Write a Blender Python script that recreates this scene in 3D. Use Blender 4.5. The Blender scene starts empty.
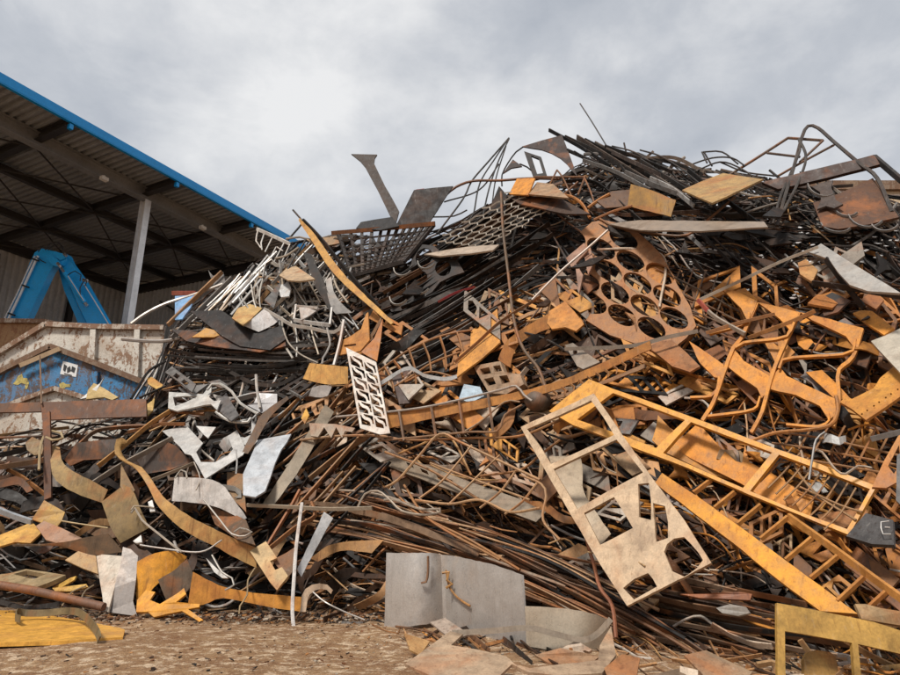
import bpy, math, random
from mathutils import Vector, Matrix
from mathutils.geometry import tessellate_polygon
R = math.radians
rnd = random.Random(7)
scene = bpy.context.scene
col = scene.collection

# ------------------------------------------------------------------ camera
PITCH = R(16.85); FPX = 650.0; CAMZ = 1.0
cam_d = bpy.data.cameras.new('camera'); cam = bpy.data.objects.new('camera', cam_d); col.objects.link(cam)
cam_d.sensor_width = 36.0; cam_d.lens = FPX / 900.0 * 36.0; cam_d.clip_start = 0.1; cam_d.clip_end = 3000
cam.location = (0, 0, CAMZ); cam.rotation_euler = (math.pi / 2 + PITCH, 0, 0)
scene.camera = cam

# ------------------------------------------------------------------ sky, sun, exposure
SUN_EL, SUN_AZ = R(52), R(-150)          # azimuth from +Y, clockwise
scene.cycles.max_bounces = 4; scene.cycles.diffuse_bounces = 2; scene.cycles.glossy_bounces = 2
world = bpy.data.worlds.new('World'); scene.world = world; world.use_nodes = True
nt = world.node_tree; nt.nodes.clear()
def wn(t, **k):
    n = nt.nodes.new(t)
    for a, b in k.items(): setattr(n, a, b)
    return n
out = wn('ShaderNodeOutputWorld'); bg = wn('ShaderNodeBackground'); bg.inputs['Strength'].default_value = 0.12
sky = wn('ShaderNodeTexSky'); sky.sky_type = 'NISHITA'; sky.sun_disc = False
sky.sun_elevation = SUN_EL; sky.sun_rotation = SUN_AZ; sky.dust_density = 3.0; sky.air_density = 1.2
tc = wn('ShaderNodeTexCoord')
mp = wn('ShaderNodeMapping'); mp.inputs['Scale'].default_value = (1.0, 1.0, 1.7); mp.inputs['Location'].default_value = (3.15, 0.4, 0.05)
n1 = wn('ShaderNodeTexNoise'); n1.inputs['Scale'].default_value = 1.9; n1.inputs['Detail'].default_value = 7; n1.inputs['Roughness'].default_value = 0.5; n1.inputs['Distortion'].default_value = 0.15
n2 = wn('ShaderNodeTexNoise'); n2.inputs['Scale'].default_value = 5.0; n2.inputs['Detail'].default_value = 8; n2.inputs['Roughness'].default_value = 0.6; n2.inputs['Distortion'].default_value = 0.2
madd = wn('ShaderNodeMath', operation='MULTIPLY_ADD'); madd.inputs[1].default_value = 0.42
ramp = wn('ShaderNodeValToRGB'); cr = ramp.color_ramp
cr.elements[0].position = 0.55; cr.elements[0].color = (1.45, 1.56, 1.74, 1)
cr.elements[1].position = 0.88; cr.elements[1].color = (3.0, 3.0, 3.0, 1)
e = cr.elements.new(0.69); e.color = (1.90, 1.98, 2.12, 1)
mix = wn('ShaderNodeMixRGB'); mix.inputs['Fac'].default_value = 0.96
L = nt.links.new
L(tc.outputs['Generated'], mp.inputs['Vector']); L(mp.outputs[0], n1.inputs['Vector']); L(mp.outputs[0], n2.inputs['Vector'])
L(n2.outputs['Fac'], madd.inputs[0]); L(n1.outputs['Fac'], madd.inputs[2]); L(madd.outputs[0], ramp.inputs['Fac'])
L(sky.outputs['Color'], mix.inputs['Color1']); L(ramp.outputs['Color'], mix.inputs['Color2'])
L(mix.outputs[0], bg.inputs['Color']); L(bg.outputs[0], out.inputs['Surface'])

sun_d = bpy.data.lights.new('sun', 'SUN'); sun_d.energy = 1.5; sun_d.angle = R(10); sun_d.color = (1.0, 0.95, 0.88)
sun = bpy.data.objects.new('sun', sun_d); col.objects.link(sun); sun.location = (-10, -10, 30)
sdir = Vector((math.sin(SUN_AZ) * math.cos(SUN_EL), math.cos(SUN_AZ) * math.cos(SUN_EL), math.sin(SUN_EL)))
sun.rotation_euler = sdir.to_track_quat('Z', 'Y').to_euler()
vs = scene.view_settings; vs.view_transform = 'Standard'; vs.look = 'None'; vs.exposure = 1.25; vs.gamma = 1.0; vs.use_curve_mapping = False

# ------------------------------------------------------------------ projection helpers (photo pixel + real distance -> point)
CP, SP = math.cos(PITCH), math.sin(PITCH)
CAM = Vector((0, 0, CAMZ))
def ray(px, py):
    u = (px - 450.0) / FPX; v = (337.5 - py) / FPX
    return Vector((u, CP - SP * v, SP + CP * v))
def pt(px, py, Y):
    d = ray(px, py); return CAM + d * (Y / d.y)
def pz(px, py, z):
    d = ray(px, py); return CAM + d * ((z - CAMZ) / d.z)
def interp(tab, x):
    if x <= tab[0][0]: return tab[0][1]
    for (a, b), (c, d) in zip(tab, tab[1:]):
        if x <= c: return b + (d - b) * (x - a) / (c - a)
    return tab[-1][1]
def project(p):
    d = p - CAM
    f = d.y * CP + d.z * SP; up = -d.y * SP + d.z * CP
    return (450 + FPX * d.x / f, 337.5 - FPX * up / f)
Y0T = [(-150, 9.6), (330, 9.2), (480, 8.4), (650, 6.9), (900, 5.5), (1000, 5.3)]
KT = [(-150, .62), (180, .6), (400, .42), (1000, .40)]
def Ds(px, py):
    """distance of the heap's front face seen at this place of the photograph"""
    d = ray(px, py); t = d.z / d.y; k = interp(KT, px)
    Y = (interp(Y0T, px) + k * CAMZ) / (1 - k * t)
    return Y
def D(px, py):
    """the same with the heap's lumps, for the loose filling"""
    return Ds(px, py) + .09 * math.sin(px * .021 + py * .013 + 1.0) + .07 * math.sin(px * .037 - py * .031 + 2.2) + .05 * math.sin(px * .06 + py * .052)
CORE = [(-80, 480), (0, 470), (60, 452), (140, 436), (172, 360), (230, 310), (262, 288), (290, 270), (340, 264), (400, 264), (440, 258), (500, 236), (560, 214), (620, 200), (680, 206), (750, 216), (820, 230), (900, 232), (990, 232)]
CREST = [(-60, 452), (0, 445), (40, 432), (150, 424), (160, 400), (170, 335), (230, 290), (258, 266), (290, 248), (335, 242), (395, 242), (440, 238), (500, 206), (560, 190), (600, 154), (640, 163), (700, 174), (760, 182), (810, 194), (900, 205), (960, 205)]
BASE = [(-60, 604), (0, 604), (300, 614), (390, 622), (420, 650), (620, 668), (700, 690), (960, 700)]

# ------------------------------------------------------------------ materials
MATS = {}
class NB:
    def __init__(s, name):
        s.m = bpy.data.materials.new(name); s.m.use_nodes = True; s.t = s.m.node_tree
        s.b = s.t.nodes['Principled BSDF']; MATS[name] = s.m
    def n(s, typ, **k):
        n = s.t.nodes.new(typ)
        for a, b in k.items():
            if a in n.inputs.keys() if hasattr(n, 'inputs') else False: n.inputs[a].default_value = b
            else: setattr(n, a, b)
        return n
    def l(s, a, b): s.t.links.new(a, b)
    def noise(s, vec, scale, detail=5, rough=.6, w=None, dist=0.0):
        n = s.t.nodes.new('ShaderNodeTexNoise')
        if w is not None: n.noise_dimensions = '4D'; s.l(w, n.inputs['W'])
        n.inputs['Scale'].default_value = scale; n.inputs['Detail'].default_value = detail; n.inputs['Roughness'].default_value = rough; n.inputs['Distortion'].default_value = dist
        s.l(vec, n.inputs['Vector']); return n.outputs['Fac']
    def ramp(s, fac, stops):
        r = s.t.nodes.new('ShaderNodeValToRGB'); e = r.color_ramp.elements
        while len(e) < len(stops): e.new(0.5)
        for x, (p, c) in zip(e, stops):
            x.position = p; x.color = (c, c, c, 1) if not isinstance(c, tuple) else (*c, 1)
        s.l(fac, r.inputs['Fac']); return r.outputs['Color']
    def mix(s, fac, a, b, mode='MIX'):
        m = s.t.nodes.new('ShaderNodeMixRGB'); m.blend_type = mode
        for k, v in (('Fac', fac), ('Color1', a), ('Color2', b)):
            if isinstance(v, (int, float)): m.inputs[k].default_value = v if k == 'Fac' else (v, v, v, 1)
            elif isinstance(v, tuple): m.inputs[k].default_value = (*v, 1)
            else: s.l(v, m.inputs[k])
        return m.outputs[0]
    def math(s, op, a, b=0.0):
        m = s.t.nodes.new('ShaderNodeMath'); m.operation = op
        for i, v in ((0, a), (1, b)):
            if isinstance(v, (int, float)): m.inputs[i].default_value = v
            else: s.l(v, m.inputs[i])
        return m.outputs[0]
    def bump(s, h, strength=.3, dist=.01):
        b = s.t.nodes.new('ShaderNodeBump'); b.inputs['Strength'].default_value = strength; b.inputs['Distance'].default_value = dist
        s.l(h, b.inputs['Height']); s.l(b.outputs[0], s.b.inputs['Normal'])

def metal_material(name, rustiness, rough, metallic, vertex=False, stain=(.16, .06, .02), mott=1.0):
    """weathered steel: the piece's own colour with rust blooms, stains, scratches"""
    k = NB(name); tc = k.n('ShaderNodeTexCoord').outputs['Object']; oi = k.n('ShaderNodeObjectInfo')
    if vertex:
        a = k.n('ShaderNodeAttribute'); a.attribute_name = 'tint'; base = a.outputs['Color']; w = k.math('MULTIPLY', oi.outputs['Random'], 0.0)
    else:
        base = oi.outputs['Color']; w = k.math('MULTIPLY', oi.outputs['Random'], 50.0)
    off = k.n('ShaderNodeVectorMath'); off.operation = 'ADD'; cmb = k.n('ShaderNodeCombineXYZ')
    for i_ in range(3): k.l(w, cmb.inputs[i_])
    k.l(tc, off.inputs[0]); k.l(cmb.outputs[0], off.inputs[1]); tc = off.outputs[0]
    big = k.noise(tc, 1.7, 4, .62, None, .6); mid = k.noise(tc, 7.0, 4, .68); fine = k.noise(tc, 60.0, 2, .7)
    shade = k.ramp(mid, [(.25, 1 - .5 * mott), (.5, 1 - .03 * mott), (.75, 1 + .42 * mott)])
    c = k.mix(1.0, base, shade, 'MULTIPLY')
    blo = k.ramp(big, [(.50, 0.0), (.66, rustiness)])
    c = k.mix(blo, c, k.mix(mid, stain, tuple(min(1, x * 2.6) for x in stain)))
    drk = k.ramp(big, [(.30, .6 * mott), (.42, 0.0)])
    c = k.mix(drk, c, k.mix(1.0, c, (.36, .30, .27), 'MULTIPLY'))
    spk = k.ramp(fine, [(.35, .86), (.55, 1.0), (.75, 1.08)])
    c = k.mix(1.0, c, spk, 'MULTIPLY')
    mpn = k.n('ShaderNodeMapping'); mpn.inputs['Scale'].default_value = (22, 22, 1.1); mpn.inputs['Rotation'].default_value = (.35, .6, 0); k.l(tc, mpn.inputs[0])
    stk = k.noise(mpn.outputs[0], 1.0, 3, .65)
    c = k.mix(k.ramp(stk, [(.30, .7 * mott), (.44, 0.0)]), c, k.mix(1.0, c, (.40, .30, .24), 'MULTIPLY'))
    c = k.mix(k.ramp(stk, [(.62, 0.0), (.74, .34 * mott)]), c, k.mix(.4, c, (.75, .68, .60)))
    k.l(c, k.b.inputs['Base Color'])
    k.l(k.ramp(mid, [(.3, rough - .14), (.7, min(1, rough + .15))]), k.b.inputs['Roughness'])
    k.b.inputs['Metallic'].default_value = metallic
    k.bump(mid, .3, .005 if mott < .6 else .008)
    return k.m
metal_material('rusted_steel', .6, .66, .08, stain=(.19, .062, .014), mott=.8)
metal_material('dark_steel', .35, .62, .08, stain=(.06, .028, .014)); MATS['dark_steel'].node_tree.nodes['Principled BSDF'].inputs['Specular IOR Level'].default_value = .3
metal_material('sheet_steel', .25, .36, .35, stain=(.24, .15, .085), mott=.22)
metal_material('bare_steel', .22, .42, .2, stain=(.22, .13, .07), mott=.45)
metal_material('painted_steel', .40, .5, .0, stain=(.20, .085, .03), mott=.7)
metal_material('heap_metal', .45, .66, .08, vertex=True, stain=(.12, .045, .014))

RUSTO = (.58, .23, .03); RUST = (.40, .145, .024); BROWN = (.15, .058, .02); DBROWN = (.05, .024, .012)
YEL = (.62, .33, .045); TAN = (.42, .29, .17); DARK = (.014, .011, .009); DGREY = (.036, .032, .029); MGREY = (.17, .16, .15); LGREY = (.42, .41, .39)
WHITE = (.62, .60, .56); OLIVE = (.22, .155, .07); HTAN = (.5, .36, .22)

# ------------------------------------------------------------------ object helpers
def mesh_from(name, verts, faces, smooth=False):
    me = bpy.data.meshes.new(name); me.from_pydata([tuple(v) for v in verts], [], faces); me.update()
    if smooth:
        me.polygons.foreach_set('use_smooth', [True] * len(me.polygons))
        try: me.set_sharp_from_angle(angle=R(38))
        except Exception: pass
    return me
def tag(o, label=None, cat=None, group=None, kind=None):
    if label: o['label'] = label
    if cat: o['category'] = cat
    if group: o['group'] = group
    if kind: o['kind'] = kind
    return o
def thing(name, label, cat, loc, group=None):
    o = bpy.data.objects.new(name, None); col.objects.link(o); o.location = loc; o.empty_display_size = .2
    return tag(o, label, cat, group)
def obj(name, verts, faces, mat, color=None, parent=None, smooth=False):
    """one mesh object with its origin at its own middle, verts given in world space"""
    c = Vector((0, 0, 0))
    for v in verts: c += Vector(v)
    c /= len(verts)
    me = mesh_from(name, [Vector(v) - c for v in verts], faces, smooth)
    me.materials.append(MATS[mat])
    o = bpy.data.objects.new(name, me); col.objects.link(o)
    o.location = c
    if parent is not None:
        q = parent; off = Vector((0, 0, 0))
        while q is not None: off += q.location; q = q.parent
        o.parent = parent; o.location = c - off
    if color is not None: o.color = (*color, 1)
    return o
class MB:
    """collects shapes for one mesh"""
    def __init__(s): s.v = []; s.f = []
    def add(s, v, f):
        b = len(s.v); s.v += [Vector(x) for x in v]; s.f += [tuple(i + b for i in q) for q in f]; return s
    def box(s, c, ax, ay, az):
        c, ax, ay, az = Vector(c), Vector(ax), Vector(ay), Vector(az)
        vs_ = [c + ax * i + ay * j + az * k for i in (-1, 1) for j in (-1, 1) for k in (-1, 1)]
        return s.add(vs_, [(0, 1, 3, 2), (4, 6, 7, 5), (0, 4, 5, 1), (2, 3, 7, 6), (0, 2, 6, 4), (1, 5, 7, 3)])
    def build(s, name, mat, color=None, parent=None, smooth=False): return obj(name, s.v, s.f, mat, color, parent, smooth)

def catmull(P, step):
    """smooth polyline through P (tuples of any length)"""
    P = [tuple(map(float, p)) for p in P]
    if len(P) < 3:
        a, b = P; n = max(1, int(math.dist(a[:2], b[:2]) / step))
        return [tuple(x + (y - x) * i / n for x, y in zip(a, b)) for i in range(n + 1)]
    Q = [tuple(2 * a - b for a, b in zip(P[0], P[1]))] + P + [tuple(2 * a - b for a, b in zip(P[-1], P[-2]))]
    o = []
    for i in range(1, len(Q) - 2):
        p0, p1, p2, p3 = Q[i - 1:i + 3]; n = max(1, int(math.dist(p1[:2], p2[:2]) / step))
        for j in range(n):
            t = j / n
            o.append(tuple(.5 * (2 * b + (c - a) * t + (2 * a - 5 * b + 4 * c - d) * t * t + (3 * b - a - 3 * c + d) * t ** 3) for a, b, c, d in zip(p0, p1, p2, p3)))
    o.append(P[-1]); return o

def sweep(points, section, upref, cap=True):
    """sweep a closed 2D section [(a,b)] (metres) along world points"""
    n = len(points); m = len(section); V = []; F = []
    prev = None
    for i, p in enumerate(points):
        t = (points[min(n - 1, i + 1)] - points[max(0, i - 1)])
        if t.length < 1e-9: t = Vector((1, 0, 0))
        t.normalize()
        a = (prev if prev is not None else upref) - t * (prev if prev is not None else upref).dot(t)
        if a.length < 1e-4: a = t.orthogonal()
        a.normalize(); b = t.cross(a); prev = a
        for (x, y) in section: V.append(p + a * x + b * y)
    for i in range(n - 1):
        for j in range(m):
            F.append((i * m + j, i * m + (j + 1) % m, (i + 1) * m + (j + 1) % m, (i + 1) * m + j))
    if cap: F.append(tuple(range(m - 1, -1, -1))); F.append(tuple((n - 1) * m + j for j in range(m)))
    return V, F
def circ(r, n=8): return [(r * math.cos(2 * math.pi * i / n), r * math.sin(2 * math.pi * i / n)) for i in range(n)]
def rect(w, h): return [(-w / 2, -h / 2), (w / 2, -h / 2), (w / 2, h / 2), (-w / 2, h / 2)]
HN = Vector((0, -.93, .37))

def subdivide_outline(poly, step, jit):
    o = []
    for a, b in zip(poly, poly[1:] + poly[:1]):
        n = max(1, int(math.dist(a, b) / step))
        for i in range(n):
            t = i / n; j = jit if i else jit * .4
            o.append((a[0] + (b[0] - a[0]) * t + rnd.uniform(-j, j), a[1] + (b[1] - a[1]) * t + rnd.uniform(-j, j)))
    return o
def ellipse(cx, cy, a, b, ang, n=16):
    c, s = math.cos(R(ang)), math.sin(R(ang))
    return [(cx + a * math.cos(t) * c - b * math.sin(t) * s, cy + a * math.cos(t) * s + b * math.sin(t) * c) for t in [2 * math.pi * i / n for i in range(n)]]
def plane_points(loops, lift, tilt, Dfun=None, bend=0.0):
    """lay outlines on one tilted plane that rests in front of the heap's face"""
    Df = Dfun or Ds
    cx = sum(p[0] for p in loops[0]) / len(loops[0]); cy = sum(p[1] for p in loops[0]) / len(loops[0])
    sp = max(30, .6 * max(math.dist((cx, cy), p) for p in loops[0]))
    dx_ = pt(cx + sp, cy, Df(cx + sp, cy)) - pt(cx - sp, cy, Df(cx - sp, cy)); dy_ = pt(cx, cy - sp, Df(cx, cy - sp)) - pt(cx, cy + sp, Df(cx, cy + sp))
    bn = dx_.cross(dy_).normalized()
    if Dfun is not None: bn = HN
    nrm = (bn + Vector((tilt[0], 0, 0)) + Vector((0, .35, 1)) * tilt[1]).normalized()
    Y = Df(cx, cy) - lift
    for it in range(4):
        P0 = pt(cx, cy, Y); worst = 0
        for p in loops[0]:
            d = ray(*p); q = CAM + d * ((P0 - CAM).dot(nrm) / d.dot(nrm)); worst = max(worst, q.y - (Df(*p) - lift * .6))
        if worst < .005: break
        Y -= worst
    P0 = pt(cx, cy, Y); outl = []
    size = max(math.dist((cx, cy), p) for p in loops[0])
    ph = rnd.uniform(0, 6); ba = rnd.uniform(0, math.pi)
    for l in loops:
        L_ = []
        for p in l:
            d = ray(*p); q = CAM + d * ((P0 - CAM).dot(nrm) / d.dot(nrm))
            if bend:
                s = ((p[0] - cx) * math.cos(ba) + (p[1] - cy) * math.sin(ba)) / size
                q = q + d * (-bend * (math.cos(s * 2.2 + ph * .2)))
            L_.append(q)
        outl.append(L_)
    return outl, nrm
def plate_geo(outer, holes=(), lift=.1, tilt=(0, 0), th=.014, bend=0.0, step=14, jit=.35, Dfun=None):
    loops = [subdivide_outline(list(outer), step, jit)] + [subdivide_outline(list(h), step, jit * .6) for h in holes]
    W, nrm = plane_points(loops, lift, tilt, Dfun, bend)
    flat = [[Vector((p[0], -p[1], 0)) for p in l] for l in loops]
    tris = tessellate_polygon(flat)
    n = sum(map(len, W)); F = []
    f2 = [p for l in flat for p in l]
    front = [p for l in W for p in l]
    for (a, b, c) in tris:
        ar = (f2[b] - f2[a]).cross(f2[c] - f2[a]).z
        if abs(ar) < 1e-9: continue
        if ar < 0: a, b, c = a, c, b
        F.append((a, b, c)); F.append((c + n, b + n, a + n))
    base = 0
    for l in flat:
        m = len(l); area = sum(l[i].x * l[(i + 1) % m].y - l[(i + 1) % m].x * l[i].y for i in range(m))
        for i in range(m):
            a, b = base + i, base + (i + 1) % m
            if l is not flat[0]: F.append((a, b, b + n, a + n) if area > 0 else (b, a, a + n, b + n))
            else: F.append((b, a, a + n, b + n) if area > 0 else (a, b, b + n, a + n))
        base += m
    V = front + [p - nrm * th for p in front]
    return V, F
def plate(name, label, cat, outer, holes=(), mat='rusted_steel', c=RUST, lift=.1, tilt=None, th=.028, bend=.03, group=None, parent=None, Dfun=None, step=14, jit=.35):
    if tilt is None: tilt = (rnd.uniform(-.25, .25), rnd.uniform(-.1, .35))
    if parent is not None: bend = 0
    V, F = plate_geo(outer, holes, lift, tilt, th, bend, step, jit, Dfun)
    o = obj(name, V, F, mat, c, parent)
    if parent is None: tag(o, label, cat, group)
    elif label: o['label'] = label
    return o
def path_world(P, lift, step=7, Df=None):
    Df = Df or Ds
    Q = [(p[0], p[1], p[2] if len(p) > 2 else lift) for p in P]
    return [pt(a, b, Df(a, b) - l) for a, b, l in catmull(Q, step)]
def bar_geo(P, w, lift=.12, flat=None, n=6, twist=0.0, step=8, Df=None):
    """w = width in photo pixels; flat = thickness in px for flat bar, None for round"""
    W = path_world(P, lift, step, Df); s = W[len(W) // 2].y / FPX
    up = (Vector((rnd.uniform(-.2, .2), -.45, 1)) + HN * twist)
    sec = circ(w * s / 2, n) if flat is None else rect(w * s, flat * s)
    return sweep(W, sec, up)
def bar(name, label, cat, P, w, mat='rusted_steel', c=RUST, lift=.12, flat=None, group=None, parent=None, twist=0.0, Df=None, n=6):
    V, F = bar_geo(P, w, lift, flat, n, twist, 5, Df)
    o = obj(name, V, F, mat, c, parent, smooth=True)
    if parent is None: tag(o, label, cat, group)
    elif label: o['label'] = label
    return o
def ribbon(name, label, cat, A, B, mat='rusted_steel', c=RUST, lift=.12, th=.010, group=None, parent=None, sub=4, Df=None, nseg=None, belly=0.0):
    """bent sheet between two photo edges; points may carry their own lift"""
    Df = Df or Ds
    def res(P, n):
        Q = catmull([(p[0], p[1], p[2] if len(p) > 2 else lift) for p in P], 3)
        L_ = [0]
        for a, b in zip(Q, Q[1:]): L_.append(L_[-1] + math.dist(a[:2], b[:2]))
        o = []; j = 0
        for i in range(n + 1):
            t = L_[-1] * i / n
            while j < len(Q) - 2 and L_[j + 1] < t: j += 1
            f = (t - L_[j]) / max(1e-6, L_[j + 1] - L_[j]); o.append(tuple(x + (y - x) * f for x, y in zip(Q[j], Q[j + 1])))
        return o
    ln = max(sum(math.dist(a[:2], b[:2]) for a, b in zip(E, E[1:])) for E in (A, B))
    n = nseg or max(3, int(ln / 7)); a = res(A, n); b = res(B, n); G = []
    for i in range(n + 1):
        row = []
        for j in range(sub + 1):
            t = j / sub; x, y, l = (p + (q - p) * t for p, q in zip(a[i], b[i]))
            l += belly * (1 - (2 * t - 1) ** 2)
            jx = .5 if j in (0, sub) else 0
            row.append(pt(x + rnd.uniform(-jx, jx) * .7, y + rnd.uniform(-jx, jx) * .7, Df(a[i][0] * .5 + b[i][0] * .5, a[i][1] * .5 + b[i][1] * .5) - l))
        G.append(row)
    V = []; m = sub + 1; N = (n + 1) * m
    nr = []
    for i in range(n + 1):
        for j in range(m):
            du = G[min(n, i + 1)][j] - G[max(0, i - 1)][j]; dv = G[i][min(sub, j + 1)] - G[i][max(0, j - 1)]
            q = du.cross(dv); q = q.normalized() if q.length > 1e-9 else HN
            nr.append(q)
    V = [G[i][j] + nr[i * m + j] * th * .5 for i in range(n + 1) for j in range(m)] + [G[i][j] - nr[i * m + j] * th * .5 for i in range(n + 1) for j in range(m)]
    F = []
    for i in range(n):
        for j in range(sub):
            q = (i * m + j, (i + 1) * m + j, (i + 1) * m + j + 1, i * m + j + 1); F.append(q); F.append(tuple(x + N for x in reversed(q)))
    for i in range(n):
        for j in (0, sub):
            q = (i * m + j, (i + 1) * m + j, (i + 1) * m + j + N, i * m + j + N); F.append(q if j else tuple(reversed(q)))
    for j in range(sub):
        for i in (0, n):
            q = (i * m + j, i * m + j + 1, i * m + j + 1 + N, i * m + j + N); F.append(q if not i else tuple(reversed(q)))
    o = obj(name, V, F, mat, c, parent, smooth=True)
    if parent is None: tag(o, label, cat, group)
    elif label: o['label'] = label
    return o
def frame(name, label, cat, bars, mat='rusted_steel', c=RUST, lift=.14, group=None, Df=None):
    """welded bars: each bar is a part of its own. bars = [(part, path, w, flat)]"""
    mid = bars[0][1][0]; t = thing(name, label, cat, pt(mid[0], mid[1], (Df or D)(mid[0], mid[1]) - lift), group)
    for k, b in enumerate(bars):
        bar(b[0], None, None, b[1], b[2], mat, b[4] if len(b) > 4 else c, lift + .006 * (k % 3), b[3] if len(b) > 3 else None, parent=t, Df=Df)
    return t
def homog(q):
    (x0, y0), (x1, y1), (x2, y2), (x3, y3) = q
    sx = x0 - x1 + x2 - x3; sy = y0 - y1 + y2 - y3; dx1 = x1 - x2; dx2 = x3 - x2; dy1 = y1 - y2; dy2 = y3 - y2
    den = dx1 * dy2 - dx2 * dy1; g = (sx * dy2 - sy * dx2) / den; h = (dx1 * sy - dy1 * sx) / den
    a = x1 - x0 + g * x1; b = x3 - x0 + h * x3; d = y1 - y0 + g * y1; e_ = y3 - y0 + h * y3
    return lambda u, v: ((a * u + b * v + x0) / (g * u + h * v + 1), (d * u + e_ * v + y0) / (g * u + h * v + 1))
def grid_frame(name, label, cat, quad, nu, nv, w, flat=None, rim=None, **kw):
    H = homog(quad); bars = []
    for i in range(nu + 1):
        bars.append(('bar', [H(i / nu, 0), H(i / nu, .5), H(i / nu, 1)], (rim or w) if i in (0, nu) else w, flat))
    for j in range(nv + 1):
        bars.append(('cross_bar', [H(0, j / nv), H(.5, j / nv), H(1, j / nv)], (rim or w) if j in (0, nv) else w, flat))
    return frame(name, label, cat, bars, **kw)

# ------------------------------------------------------------------ wording: what a loose piece lies beside
LAND = [(365, 185, 'the flared strip'), (425, 205, 'the leaning dark plate'), (385, 250, 'the slotted grating'), (470, 190, 'the twisted wire mesh'), (555, 152, 'the dark triangular plate'), (522, 187, 'the orange folded plate'), (650, 200, 'the rusty tray'), (722, 186, 'the ochre plate'), (805, 150, 'the bent tube loop'), (850, 205, 'the dark brown plate'), (690, 225, 'the light tan strip of plate'), (495, 225, 'the pale honeycomb mesh'), (420, 280, 'the dark scalloped sheet'), (460, 250, 'the pale tan pointed strip'), (508, 290, 'the long brown rod'), (480, 343, 'the upright orange plate'), (565, 317, 'the arrow-ended plate'), (425, 360, 'the curved trellis'), (498, 378, 'the tan block with holes'), (470, 393, 'the pale blue block'), (538, 400, 'the round float'), (600, 372, 'the long ladder rail'), (638, 290, 'the oval-holed sheet'), (775, 355, 'the wavy skeleton sheet'), (850, 268, 'the grey cut plate'), (888, 350, 'the pale cream sheet'), (880, 390, 'the drilled orange plate'), (580, 400, 'the yellow plate end'), (700, 440, 'the yellow ladder frame'), (820, 490, 'the rack of bent rods'), (850, 440, 'the crossed rod mat'), (875, 530, 'the dark grey marked plate'), (750, 540, 'the long orange bar'), (830, 550, 'the orange ladder'), (615, 500, 'the pale tan cut sheet'), (460, 470, 'the wire basket'), (455, 600, 'the grey sheet box'), (565, 630, 'the curved tan sheet'), (500, 660, 'the tan ground plate'), (820, 640, 'the bottom right cut plate'), (272, 245, 'the white rack'), (340, 270, 'the long yellow bar'), (318, 285, 'the blade-shaped plate'), (190, 305, 'the light blue panel'), (235, 335, 'the boat-shaped dark plate'), (262, 320, 'the white curved piece'), (312, 316, 'the white angular rack'), (367, 390, 'the white lattice'), (330, 375, 'the orange curved sheet'), (300, 450, 'the long grey channel'), (205, 450, 'the white jagged plate'), (195, 400, 'the white loop plate'), (267, 465, 'the bluish white plate'), (95, 410, 'the brown T beam'), (47, 460, 'the beam post'), (75, 475, 'the olive ribbon'), (125, 510, 'the olive sheet'), (170, 510, 'the twisted ribbon'), (210, 492, 'the white curved sheet'), (20, 535, 'the yellow left plate'), (85, 545, 'the long dark brown plate'), (115, 585, 'the white and grey fold'), (160, 580, 'the orange crumpled sheet'), (250, 600, 'the long orange strip'), (268, 565, 'the tan bracket'), (295, 570, 'the white bent rod'), (315, 545, 'the grey flat strip'), (40, 595, 'the brown pipe'), (100, 370, 'the blue skip'), (700, 600, 'the foil lump'), (400, 520, 'the stream of rods')]
def beside(x, y):
    d, a, b, t = min((math.hypot(x - a, y - b), a, b, t) for a, b, t in LAND)
    if d < 9: return 'lying over ' + t
    dx, dy = x - a, y - b
    if abs(dx) > abs(dy) * 2: s = 'left of' if dx < 0 else 'right of'
    elif abs(dy) > abs(dx) * 2: s = 'above' if dy < 0 else 'below'
    else: s = ('above ' if dy < 0 else 'below ') + ('left of' if dx < 0 else 'right of')
    return s + ' ' + t
def shade(c):
    if max(c) < .06: return 'black-brown'
    if c[0] > 2.1 * c[2]: return 'orange' if c[0] > .24 else 'rusty brown'
    return 'grey' if c[0] < .25 else 'pale'
def nl(kind, P, w, cc, extra=''):
    x = sum(p[0] for p in P) / len(P); y = sum(p[1] for p in P) / len(P); ln = math.dist(P[0][:2], P[-1][:2]); a = math.degrees(math.atan2(-(P[-1][1] - P[0][1]), P[-1][0] - P[0][0])) % 180
    d = 'level' if a < 14 or a > 166 else ('upright' if 65 < a < 115 else ('rising' if a < 90 else 'falling'))
    return ' '.join(q for q in [('long' if ln > 95 else ('short' if ln < 35 else '')), ('thin' if w < 2.6 else ('broad' if w > 5 else '')), shade(cc), d, kind, extra, beside(x, y)] if q)

def band(P, w):
    """outline of a band of width w (photo px) along a path"""
    Q = catmull(P, 6); A = []; B = []
    for i, q in enumerate(Q):
        a, b = Q[max(0, i - 1)], Q[min(len(Q) - 1, i + 1)]; d = math.hypot(b[0] - a[0], b[1] - a[1]) or 1; nx, ny = -(b[1] - a[1]) / d * w / 2, (b[0] - a[0]) / d * w / 2
        A.append((q[0] + nx, q[1] + ny)); B.append((q[0] - nx, q[1] - ny))
    return A + B[::-1]

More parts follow.
